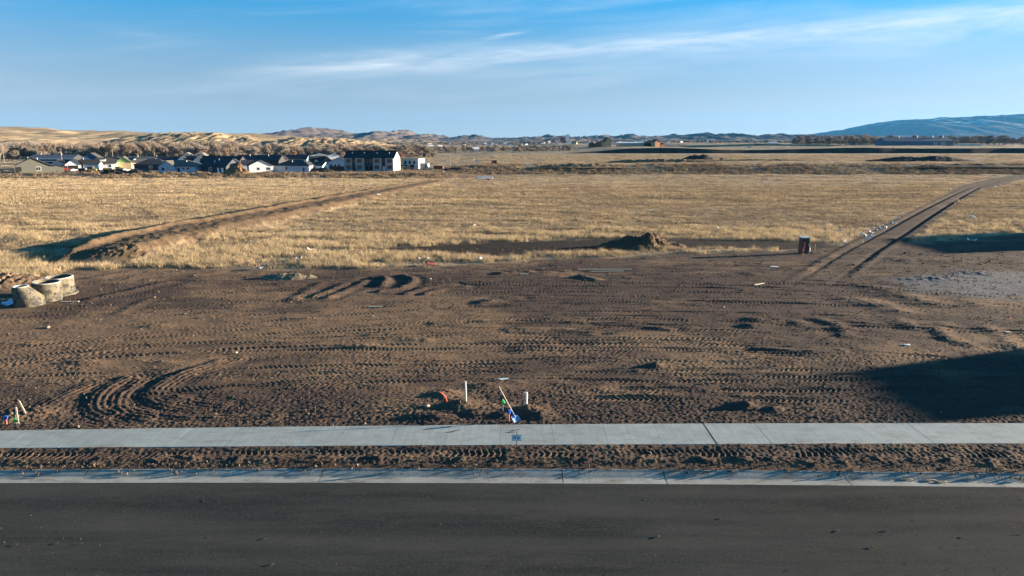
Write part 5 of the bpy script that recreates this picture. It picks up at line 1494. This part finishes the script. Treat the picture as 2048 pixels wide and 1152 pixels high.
heap(474, 347.2, 6.2, 3.5, 3.9, M_HEAPB, "brown dirt heap in front of the grey house, between dark navy and white houses", 21, 3, 0, n=80, rough=.8)
heap(222, 347.4, 6, 2.0, 1.6, M_HEAPD, "dark dirt heap before the parked trucks at the left of the settlement", 23, 3)
heap(268, 347.0, 7, 2.0, 1.8, M_HEAP, "low brown dirt heap before the small white house end", 25, 3)
heap(638, 343.4, 7.5, 3, 2.0, M_HEAPD, "black dirt heap in front of the brown board fence", 27, 2)
heap(291, 344.2, 3.2, 2, 1.6, M_CLAY, "pale tan dirt heap before the low dark navy house", 29, 1)
heap(914, 341.0, 9, 3, 1.6, M_HEAPD, "dark low dirt heap right of the brown container", 31, 3)
heap(1396, 319, 12, 6, 3.4, M_HEAPD, "dark isolated dirt heap in the far tan field, centre right", 33, 2)
heap(1160, 334.6, 22, 6, 1.9, M_HEAPB, "low brown dirt heap on the tan bank, left of the dark isolated heap", 35, 4, rough=.7)
heap(1330, 325.0, 36, 5, 2.0, M_HEAPB, "long low line of brown dirt below the dark isolated heap", 37, 4, rough=.9)
heap(1520, 321.5, 40, 4, 1.0, M_HEAPD, "very long thin dark dirt bank trailing right of the brown line", 39, 4, rough=.5)
heap(1838, 322.5, 36, 7, 3.2, M_HEAPD, "long dark earth mound on the plain at right, beyond the field", 41, 2, n=90, rough=.3)
heap(1950, 333.0, 34, 7, 1.6, M_HEAPD, "low dark earth mound at the far right, below the longer mound", 43, 3, rough=.4)
M_BUSH = mat("dry_bush_twigs", (.10, .075, .055), .95, .2, 1)
for px, py, s, lab in ((1443, 322.5, .6, "dark round bush at the end of the brown dirt line"), (1785, 303.5, 1.0, "tan round bush against the dark embankment"), (95, 351, .28, "small dark bush in front of the grey green house")):
    tree(at(px, py), SHRUB[0], s, s, M_BUSH, lab, "bush", None, "dry_bush")

# ------------------------------------------------------------------ concrete manhole sections
M_MANH = mat("weathered_precast", (.165, .142, .098), .9, .25, 2.5, bump=.012, bump_scale=14, dirt=(.045, .044, .042), dirt_scale=2.6, dlo=.44, dhi=.58)
M_RIM = mat("pale_rim", (.42, .40, .36), .85, .12, 4)
def manhole(px, py, kind, a, tilt, label):
    p = at(px, py)
    o = empty("manhole_section", p, math.radians(a), label, "manhole section")
    o.rotation_euler = (math.radians(tilt[0]), math.radians(tilt[1]), math.radians(a))
    n = 40; mb = MB()
    if kind == "ring": prof = [(.56, .02), (.70, .02), (.70, 1.02), (.66, 1.06)]; inner = [(.60, 1.06), (.56, 1.02), (.56, .02)]; top = [(.66, 1.06), (.60, 1.06)]
    elif kind == "base": prof = [(.60, .0), (.84, .0), (.84, .16), (.72, .17), (.72, 1.0), (.68, 1.05)]; inner = [(.62, 1.05), (.58, 1.0), (.58, .05)]; top = [(.68, 1.05), (.62, 1.05)]
    if kind in ("ring", "base"):
        mb.lathe(prof, n); mb.build("body", M_MANH, o)
        MB().lathe(inner, n).build("inner_wall", M_MANH, o)
        MB().lathe([(r + .004, z + .004) for r, z in [(prof[-1][0] + .03, prof[-1][1] - .04)] + top + [(top[-1][0] - .03, top[-1][1] - .04)]], n).build("rim", M_RIM, o)
        MB().tube((prof[2][0] * .55, -prof[2][0] * .83, .5), (prof[2][0] * .57, -prof[2][0] * .845, .5), .05, .05, 8).build("lift_hole", M_DARKOPEN, o)
        for s in prof: pass
    else:                                    # eccentric cone: one straight flank, one slanting
        rings = [(.0, .70, 0), (.42, .70, 0), (1.0, .40, -.30), (1.06, .38, -.30)]
        vs = []
        for z, r, cx_ in rings:
            vs += [(cx_ + r * math.cos(2*math.pi*i/n), r * math.sin(2*math.pi*i/n), z) for i in range(n)]
        fs = [(k*n+i, k*n+(i+1)%n, (k+1)*n+(i+1)%n, (k+1)*n+i) for k in range(3) for i in range(n)]
        mb.add(vs, fs).build("body", M_MANH, o)
        MB().lathe([(.385, 1.05), (.385, 1.075), (.30, 1.075), (.29, .5)], n).build("rim", M_RIM, o, (-.30, 0, 0))
        for k, zz in ((0, .55), (1, .75), (2, .9)):
            MB().box((.42 - .18 * k, -.40 + .05 * k, zz), (.22, .03, .03)).build("step_iron", M_METAL, o)
    return o
manhole(60, 611, "cone", 10, (2, -1), "stained concrete manhole cone with one slanting side, leftmost of the three sections")
manhole(96, 601, "ring", 30, (2, 2), "stained open concrete manhole ring, middle of the three sections")
manhole(123, 589, "base", 50, (2, -2), "concrete manhole base with a flared foot, furthest of the three sections")
o = empty("pipe_scrap", at(19, 611), .3, "crumpled blue white plastic sheet beside the concrete manhole cone", "plastic sheet")
M_PLASTIC = mat("blue_white_plastic", (.55, .62, .78), .5, .15, 6)

def sheet_mesh(name, sx, sy, crumple, seed, n=5, sag=0):
    r = random.Random(seed); vs = []; fs = []
    for j in range(n):
        for i in range(n):
            u, v = i / (n - 1) - .5, j / (n - 1) - .5
            vs.append((u * sx + r.uniform(-.08, .08) * sx, v * sy + r.uniform(-.08, .08) * sy, .015 + abs(r.gauss(0, crumple))))
    for j in range(n - 1):
        for i in range(n - 1): fs.append((j*n+i, j*n+i+1, (j+1)*n+i+1, (j+1)*n+i))
    b = len(vs); vs += [(x, y, z - .008) for x, y, z in vs]
    fs += [tuple(reversed([b + q for q in f])) for f in fs]
    ring = [i for i in range(n)] + [k*n+n-1 for k in range(1, n)] + [n*n-1-i for i in range(1, n)] + [k*n for k in range(n-2, 0, -1)]
    for i in range(len(ring)): a_, b_ = ring[i], ring[(i+1) % len(ring)]; fs.append((b_, a_, b + a_, b + b_))
    mb = MB(); mb.add(vs, fs); return mb.mesh(name)
c = link_mesh("sheet", sheet_mesh("plastic_sheet", .7, .5, .16, 3), M_PLASTIC, o)

# ------------------------------------------------------------------ green utility pedestal with marker tape
M_PED = mat("dark_green_enamel", (.018, .040, .034), .45, .15, 3, spec=.45, dirt=(.05, .05, .042), dirt_scale=3)
M_PEDLID = mat("pale_green_lid", (.40, .50, .47), .4, .1, 3, spec=.5)
M_ORANGE = mat("orange_red_plastic", (.72, .085, .035), .5, .1, 4)
M_PINK = mat("pink_flag", (.80, .16, .26), .5, .08, 4)
p = at(1607, 508)
ped = empty("utility_pedestal", p, math.radians(12), "dark green utility cabinet with a pale lid at the edge of the bare lot", "utility cabinet")
bevel(MB().box((0, 0, .62), (.62, .52, 1.24)).build("body", M_PED, ped), .02)
bevel(MB().box((0, -.275, .64), (.54, .03, 1.10)).build("door_panel", M_PED, ped), .008)
bevel(MB().box((0, 0, 1.285), (.72, .62, .09)).build("lid", M_PEDLID, ped), .02)
MB().box((.18, -.30, .70), (.05, .03, .12)).build("latch", M_METAL, ped)
MB().box((0, 0, .02), (.9, .8, .12)).build("base_pad", M_MANH, ped)
def ribbon(name, pts, w, m_, parent=None, label=None, cat=None, th=.012):
    mb = MB(); vs = []
    for q in pts:
        q = Vector(q); vs += [q + Vector((-w/2, 0, 0)), q + Vector((w/2, 0, 0)), q + Vector((w/2, th, 0)), q + Vector((-w/2, th, 0))]
    fs = [(0,1,2,3)]
    for k in range(len(pts) - 1):
        for j in range(4): fs.append((k*4+j, (k+1)*4+j, (k+1)*4+(j+1)%4, k*4+(j+1)%4))
    fs.append(tuple((len(pts)-1)*4 + j for j in (3,2,1,0)))
    o = mb.add(vs, fs).build(name, m_, parent)
    return tag(o, label, cat)
q = p + Vector((-.22, -.62, 0))
o = empty("marker_flag", q, .2, "orange red marker stake with hanging tape leaning before the green utility cabinet", "marker stake")
MB().tube((-.12, 0, -.1), (.02, .08, 1.02), .022, .018, 6).build("stake", M_ORANGE, o)
ribbon("tape", [(-.02, -.02, .98), (-.08, -.04, .7), (-.17, -.05, .45), (-.16, -.06, .2)], .10, M_ORANGE, o)
ribbon("tape", [(.03, -.02, .9), (.0, -.05, .6), (-.05, -.06, .32)], .05, M_PINK, o)
q = at(1629, 506)
o = empty("marker_flag", q, 0, "thin grey marker stake with a small red top right of the green utility cabinet", "marker stake")
MB().tube((0, 0, -.1), (0, 0, .82), .022, .02, 6).build("stake", M_POLE, o); MB().box((-.02, 0, .80), (.16, .05, .1)).build("tape", M_ORANGE, o)
q = at(1619, 504)
o = empty("white_cap_post", q, 0, "short white capped post beside the foot of the green utility cabinet", "marker post")
MB().tube((0, 0, -.05), (0, 0, .26), .045, .045, 10).build("post", M_TRIM, o); MB().tube((0, 0, .26), (0, 0, .33), .06, .05, 10).build("cap", M_TRIM, o)

# ------------------------------------------------------------------ utility stubs, flags and shovel at the sidewalk
M_PVC = mat("white_pvc", (.50, .49, .47), .45, .06, 6)
M_STAKE = mat("pale_pine", (.62, .49, .37), .8, .15, 8, stretch=(8, 8, 1))
M_GREEN = mat("green_flag", (.02, .46, .10), .5, .06, 4)
M_BLUE = mat("blue_plastic", (.035, .10, .42), .45, .08, 4)
M_STEELB = mat("blue_steel_blade", (.16, .30, .55), .4, .18, 5, spec=.5, dirt=(.20, .22, .25), dirt_scale=6)
M_ORPOST = mat("orange_stem", (.62, .16, .10), .5, .08, 4)
def on(px, py):
    q = at(px, py); q.z = float(height(np.array([q.x]), np.array([q.y]))[0]) + .03
    return q
def capped_pipe(px, py, h, r, lean, label, m_=M_PVC):
    o = empty("pvc_pipe", on(px, py), 0, label, "pipe")
    e = (lean[0] * h, lean[1] * h, h)
    MB().tube((0, 0, -.2), e, r, r, 14).build("tube", m_, o)
    MB().tube(e, (e[0], e[1], e[2] + .035), r * 1.18, r * 1.12, 14).build("cap", m_, o)
    return o
capped_pipe(932, 813, .62, .032, (-.02, 0), "tall thin white pipe standing in the dirt, left of the shovel")
capped_pipe(1052, 819, .40, .052, (0, 0), "short wide grey white pipe standing in the dirt, right of the shovel")
def stake(px, py, h, lean, label):
    o = empty("wooden_stake", on(px, py), .3, label, "stake")
    o.rotation_euler = (lean[1], lean[0], .3)
    MB().box((0, 0, h / 2 - .1), (.045, .022, h + .2)).build("shaft", M_STAKE, o)
    MB().add([(-.0225, -.011, h), (.0225, -.011, h), (.0225, .011, h), (-.0225, .011, h), (0, 0, h + .04)], [(0,1,4),(1,2,4),(2,3,4),(3,0,4)]).build("tip", M_STAKE, o)
stake(37, 850, .52, (0, 0), "upright pale wooden stake behind the green flag at the left edge")
stake(52, 836, .42, (-.28, 0), "leaning pale wooden stake, right of the upright one at the left edge")
def pin_flag(px, py, h, m_, pts, label, stem=M_METAL):
    o = empty("pin_flag", on(px, py), 0, label, "flag")
    MB().tube((0, 0, -.1), (0, 0, h), .006, .006, 6).build("wire", stem, o)
    mb = MB(); n = len(pts); vs = [(x, -.012 + .02 * math.sin(x * 30), z) for x, z in pts]
    vs2 = [(x, y + .006, z) for x, y, z in vs]
    mb.add(vs + vs2, [tuple(range(n)), tuple(range(2*n-1, n-1, -1))] + [(i, n + i, n + (i+1) % n, (i+1) % n) for i in range(n)])
    mb.build("cloth", m_, o)
    return o
pin_flag(34, 852, .30, M_GREEN, [(-.075, .05), (-.06, .22), (.0, .16), (.11, .11), (.02, .07)], "small green pin flag in front of the upright wooden stake at the left edge")
pin_flag(1006, 833, .42, M_GREEN, [(-.075, .24), (.075, .25), (.04, .36), (-.01, .42), (-.05, .33)], "small green triangular pin flag left of the shovel handle")
q = pin_flag(2016, 668, .80, M_PINK, [(0, .80), (-.13, .76), (-.12, .70), (-.03, .72), (0, .66)], "pink pin flag on a thin red stem at the right edge of the lot", M_ORPOST)
MB().box((0, 0, .03), (.22, .14, .05)).build("base_tuft", M_STAKE, q)
def curb_stop(px, py, h, label):
    o = empty("valve_marker", on(px, py), 0, label, "valve marker")
    MB().tube((0, 0, -.1), (0, 0, h), .018, .018, 8).build("stem", M_ORPOST, o)
    MB().tube((0, 0, h), (.02, 0, h + .10), .05, .045, 12).build("cap", M_BLUE, o)
curb_stop(14, 851, .16, "blue capped marker on a short orange stem at the left edge")
curb_stop(1018, 848, .32, "blue capped marker on an orange stem between green flag and shovel")
# bent orange conduit
o = empty("orange_conduit", on(893, 809), 0, "bent orange red conduit end sticking out of the dirt, left of the white pipe", "conduit")
pts = [(.02, 0, -.1), (.0, 0, .05), (-.03, 0, .16), (-.09, 0, .25), (-.17, 0, .31), (-.22, 0, .33)]
MB().path(pts, .024, 10).build("tube", M_ORANGE, o); MB().path([(-.03, -.035, .17), (-.09, -.035, .26), (-.16, -.035, .31)], .010, 6).build("cable", M_PINK, o)
# shovel leaning with its blade in the dirt
base = on(1036, 847.5)
sv = empty("shovel", base, 0, "shovel with pale wooden handle and blue blade stuck in the dirt at the sidewalk edge", "shovel")
top = Vector((-.50, .55, .78)); d = top.normalized()
MB().tube(d * .30, d * 1.28, .017, .015, 10).build("handle", M_STAKE, sv)
MB().tube(d * .18, d * .40, .024, .020, 10).build("socket", M_STEELB, sv)
sx = Vector((.93, .36, .0)).normalized(); nn = sx.cross(d).normalized()
mb = MB(); vs = []; rows = ((.24, .105, 0), (.20, .125, .012), (.08, .125, .02), (-.04, .115, .016), (-.10, .05, .006))
for s_, w_, cv in rows:
    for k in range(5):
        t_ = k / 2 - 1
        vs.append(d * s_ + sx * (w_ * t_) + nn * (cv * (1 - t_ * t_) * -1.6))
b_ = len(vs); vs += [v + nn * .006 for v in vs]
fs = []
for j in range(4):
    for k in range(4):
        q = (j*5+k, j*5+k+1, (j+1)*5+k+1, (j+1)*5+k); fs.append(q); fs.append(tuple(reversed([b_ + t_ for t_ in q])))
rim = list(range(5)) + [9, 14, 19, 24] + [23, 22, 21, 20] + [15, 10, 5]
for i in range(len(rim)): a_, c_ = rim[i], rim[(i+1) % len(rim)]; fs.append((a_, c_, b_ + c_, b_ + a_))
mb.add(vs, fs).build("blade", M_STEELB, sv)

# lot sign on a thin post in the verge
M_SIGN = mat("sign_sheet", (.72, .80, .86), .4, .05, 8)
M_SIGNW = mat("sign_border", (.95, .94, .92), .4, .04, 8)
M_SIGNF = mat("sign_frame", (.05, .055, .065), .5, .1, 8)
M_INK = mat("sign_ink", (.012, .045, .11), .6, .05, 8)
M_LOGO = mat("sign_logo", (.03, .085, .16), .6, .15, 14)
d0 = ray(1033, 912); tt_ = (0.02 - CAM_H) / d0.z
sg = empty("lot_sign", (d0.x * tt_, d0.y * tt_, .02), 0, "small blue white lot sign on a thin dark post in the soil verge", "sign")
MB().box((0, .012, .30), (.014, .014, .86)).build("post", M_SIGNF, sg)
MB().box((0, 0, .53), (.25, .012, .165)).build("frame", M_SIGNF, sg)
pn = MB().box((.004, -.008, .53), (.232, .004, .148)).build("panel", M_SIGNW, sg)
MB().box((.004, -.0115, .53), (.205, .002, .125)).build("face", M_SIGN, pn)
lg = MB()
for i in range(3): lg.box((-.055 + .004 * i, -.014, .548 - .012 * i), (.062 - .01 * i, .002, .009))
lg.add([(-.085, -.0135, .555), (-.028, -.0135, .555), (-.045, -.0135, .575), (-.068, -.0135, .575), (-.085, -.015, .555), (-.028, -.015, .555), (-.045, -.015, .575), (-.068, -.015, .575)], [(4,5,6,7),(0,1,5,4),(1,2,6,5),(2,3,7,6),(3,0,4,7)])
lg.build("logo", M_LOGO, pn)
def text_mesh(name, s, size, loc, m_, parent, bold=0.0):
    cu = bpy.data.curves.new(name, 'FONT'); cu.body = s; cu.size = size; cu.extrude = .001; cu.align_x = 'CENTER'; cu.align_y = 'CENTER'; cu.offset = bold
    ob = bpy.data.objects.new(name, cu); col.objects.link(ob)
    dg = bpy.context.evaluated_depsgraph_get(); me = bpy.data.meshes.new_from_object(ob.evaluated_get(dg))
    bpy.data.objects.remove(ob)
    return link_mesh(name, me, m_, parent, loc, (math.radians(90), 0, 0))
text_mesh("lettering", "LOT", .030, (.045, -.0145, .575), M_INK, pn, .0006)
text_mesh("number", "27", .082, (.048, -.0145, .522), M_INK, pn, .0022)

# light blue board lying in the dirt and other flat scraps
M_BOARD = mat("pale_blue_board", (.52, .66, .70), .6, .12, 5)
q = on(1006, 763)
mb = MB(); mb.add([(-.19, .04, .03), (-.10, -.10, .05), (.20, .03, .05), (.19, .07, .05), (-.19, .04, .055), (-.10, -.10, .075), (.20, .03, .075), (.19, .07, .075)], [(4,5,6,7),(3,2,1,0),(0,1,5,4),(1,2,6,5),(2,3,7,6),(3,0,4,7)])
tag(mb.build("board_offcut", M_BOARD, None, q), "pale blue pointed board offcut lying on the dirt behind the shovel", "board")
q = on(1549, 535)
tag(link_mesh("board_offcut", sheet_mesh("board_flat", .55, .25, .02, 8, 4), mat("pale_flat_board", (.62, .66, .68), .6, .1, 5), None, q), "pale flat board offcut lying left below the green utility cabinet", "board")
tag(link_mesh("board_offcut", sheet_mesh("board_flat", .34, .2, .03, 9, 4), M_BOARD, None, on(1811, 692)), "small pale blue scrap on the dark dirt at right", "board")
M_PLANK = mat("old_plank", (.40, .36, .28), .85, .2, 6, stretch=(.5, 6, 6))
for px, py, L_, a, lab in ((140, 606, .9, .15, "short pale plank on the dirt right of the manhole sections"), (1215, 545, 2.2, .06, "long pale plank lying on the far side of the bare lot"), (1210, 541, 3.6, .02, "long dark lath lying behind the pale plank at the far side of the lot"),
                           (750, 615, .7, .1, "small pale plank on the dirt in the left middle of the lot"), (1048, 549, .6, .2, "short block of pale wood near the far edge of the lot"), (1518, 570, .9, .6, "short plank lying aslant right of centre, far side of the lot")):
    tag(MB().box((0, 0, .04), (L_, .12, .04)).build("plank", M_PLANK, None, on(px, py) + Vector((0, 0, .01)), (0, 0, a)), lab, "plank")

# wind blown litter and pale stones
M_PAPER = mat("white_litter", (.72, .70, .69), .7, .1, 6, rnd=.1)
M_REDL = mat("red_litter", (.62, .05, .05), .6, .1, 6)
LIT = [sheet_mesh("litter_scrap", .5, .35, .10, 200 + i, 4) for i in range(4)]
def litter(px, py, s, label, group=None, m_=None, cat="litter"):
    q = on(px, py)
    me = LIT[int(px) % 4]
    o = link_mesh("litter_scrap", me, M_PAPER if not me.materials else None, None, q + Vector((0, 0, .06)), (rt.uniform(-.3, .3), rt.uniform(-.3, .3), rt.uniform(0, 6)))
    o.scale = (s, s, s)
    if m_: o.material_slots[0].link = 'OBJECT'; o.material_slots[0].material = m_
    return tag(o, label, cat, group)
for px, py, s, lab in ((598, 522, 1.2, "white litter scrap in the tall grass left of the other one"), (622, 505, 1.4, "white litter scrap furthest up in the tall grass at left centre"), (516, 541, 1.1, "white litter scrap at the grass edge right of the dirt causeway end"), (708, 527, .7, "small white litter scrap in the grass above the ploughed ridges"),
                       (842, 521, .9, "pale litter scrap beside the red scrap in the grass"), (856, 521, .8, "white litter scrap right above the red scrap"), (960, 521, .9, "small white litter scrap in the grass below the damp strip"), (947, 454, .9, "single white litter scrap far out in the field, centre"),
                       (1440, 461, 1.0, "white litter scrap in the grass right of the dirt heap"), (1250, 485, .5, "tiny white scrap on the dirt heap's foot"), (1945, 436, 1.3, "white litter scrap on the grass right of the track"), (1942, 484, 1.3, "long white litter scrap on the shaded dirt at right"),
                       (758, 397, 1.6, "pale blue scrap beside the causeway's far half"), (1990, 376, 1.6, "white litter scrap at the track's far end"), (1035, 413, .8, "small white scrap in the middle of the field")):
    litter(px, py, s, lab)
litter(858, 532, 1.0, "bright red litter scrap at the grass edge", None, M_REDL)
def LITLAB(px, py, sz):
    where = "at the lot corner" if py > 480 else "mid strip" if py > 458 else "upper strip" if py > 440 else "far end"
    return f"{'larger' if sz > .75 else 'middling' if sz > .58 else 'small'} white scrap left of the track, {where}, {'by the ruts' if px > 1718 + (500 - py) * 1.15 else 'in grass'}"
for px, py in ((1690,487),(1697,491),(1722,470),(1727,461),(1731,474),(1737,478),(1742,468),(1748,458),(1752,462),(1757,455),(1762,460),(1766,452),(1771,457),(1776,451),(1782,455),(1788,449),(1758,434),(1770,437),(1792,446),(1797,439),(1803,432),(1726,485),(1735,463),(1683,480),(1652,466),(1662,452),(1745,473),(1768,461)):
    sz = rt.uniform(.4, .95); litter(px, py, sz, LITLAB(px, py, sz), "litter strewn along the track")
# stones that stand out on the bare lot and road
ST = [rock_mesh("stone", 40 + i, 2, .16) for i in range(4)]
M_LUMP = mat("road_lump", (.055, .050, .044), .95, .25, 8, rnd=.2)
M_STONE = mat("pale_stone", (.36, .31, .25), .9, .2, 6, rnd=.25)
def stone(px, py, s, label, group=None, z=None, m_=None):
    if m_: s *= .55
    if z is None: q = on(px, py)
    else:
        d_ = ray(px, py); t_ = (z - CAM_H) / d_.z; q = Vector((d_.x * t_, d_.y * t_, z))
    me = ST[(px + py) % 4]
    o = link_mesh("stone", me, M_STONE if not me.materials else None, None, q + Vector((0, 0, s * .22)), (0, 0, px * .7)); o.scale = (s * 1.15, s * .9, s * (.45 if m_ else .75))
    if m_: o.material_slots[0].link = 'OBJECT'; o.material_slots[0].material = m_
    return tag(o, label, "stone", group)
stone(97, 657, .22, "pale stone on the dirt below the manhole sections")
stone(473, 709, .14, "pale stone on the dirt left of centre, above the turning tracks")
stone(855, 817, .17, "pale stone left of the orange conduit")
stone(745, 634, .14, "pale stone on the dark tyre tracks in the middle left")
stone(1447, 616, .18, "tan stone on the tyre tracks right of centre")
stone(860, 560, .2, "pale stone near the far edge of the lot")
for px, py, s, lab in ((1288, 1000, .10, "nearest the gutter right of the sign"), (1316, 1074, .15, "largest one, right of centre"), (1440, 1038, .10, "upper one right of the largest"), (1677, 1062, .13, "left one of the three in a row at right"), (1745, 1095, .14, "lowest one at right"),
        (1772, 1062, .11, "middle one of the three in a row at right"), (1928, 1074, .10, "right one of the three in a row at right"), (407, 1003, .10, "nearest the gutter, left of centre"), (352, 986, .08, "pale crumb close to the gutter at left"), (201, 984, .09, "leftmost by the gutter"),
        (8, 1086, .13, "at the very left edge"), (33, 1090, .12, "beside the one at the left edge"), (115, 1087, .10, "left one of the pair at left"), (162, 1088, .11, "right one of the pair at left"), (420, 1074, .08, "small one left of the pair at centre left"), (530, 1078, .11, "right of a smaller one at centre left"),
        (544, 1130, .14, "nearest the lower edge at left"), (480, 1066, .07, "smallest one at centre left"), (2042, 999, .10, "at the right edge by the gutter")):
    stone(px, py, s, "earth lump on the dark asphalt, " + lab, "earth lumps on the asphalt", -.112, M_LUMP)
# dried mud on the gutter
for px, py, L_ in ((1812, 960, .34), (1858, 962, .42), (1880, 965, .3)):
    d_ = ray(px, py); t_ = (-.10 - CAM_H) / d_.z
    o = link_mesh("mud_clump", rock_mesh("mud_clump", px, 2, .25), mat("dried_mud", (.26, .2, .14), .95, .25, 8), None, Vector((d_.x * t_, d_.y * t_, -.095)), (0, 0, .1)); o.scale = (L_, .12, .10)
    tag(o, "dried tan mud clump lying in the gutter at right", "mud", "mud clumps in the gutter")
# dark smears of dropped mud on the sidewalk
M_SMEAR = mat("mud_smear", (.07, .06, .045), .95, .2, 10)
for px, py, L_, a in ((912, 861, .30, .5), (900, 864, .22, .2), (1030, 860, .26, .3), (1022, 864, .30, .1)):
    d_ = ray(px, py); t_ = (.096 - CAM_H) / d_.z
    o = link_mesh("mud_clump", rock_mesh("mud_smear", px, 2, .2), M_SMEAR, None, Vector((d_.x * t_, d_.y * t_, .096)), (0, 0, a)); o.scale = (L_, .05, .02)
    tag(o, "thin dark mud streak on the sidewalk behind the lot sign" if px > 1000 else "thin dark mud streak on the sidewalk left of the lot sign", "mud", "mud streaks behind the sign" if px > 1000 else "mud streaks left of the sign")
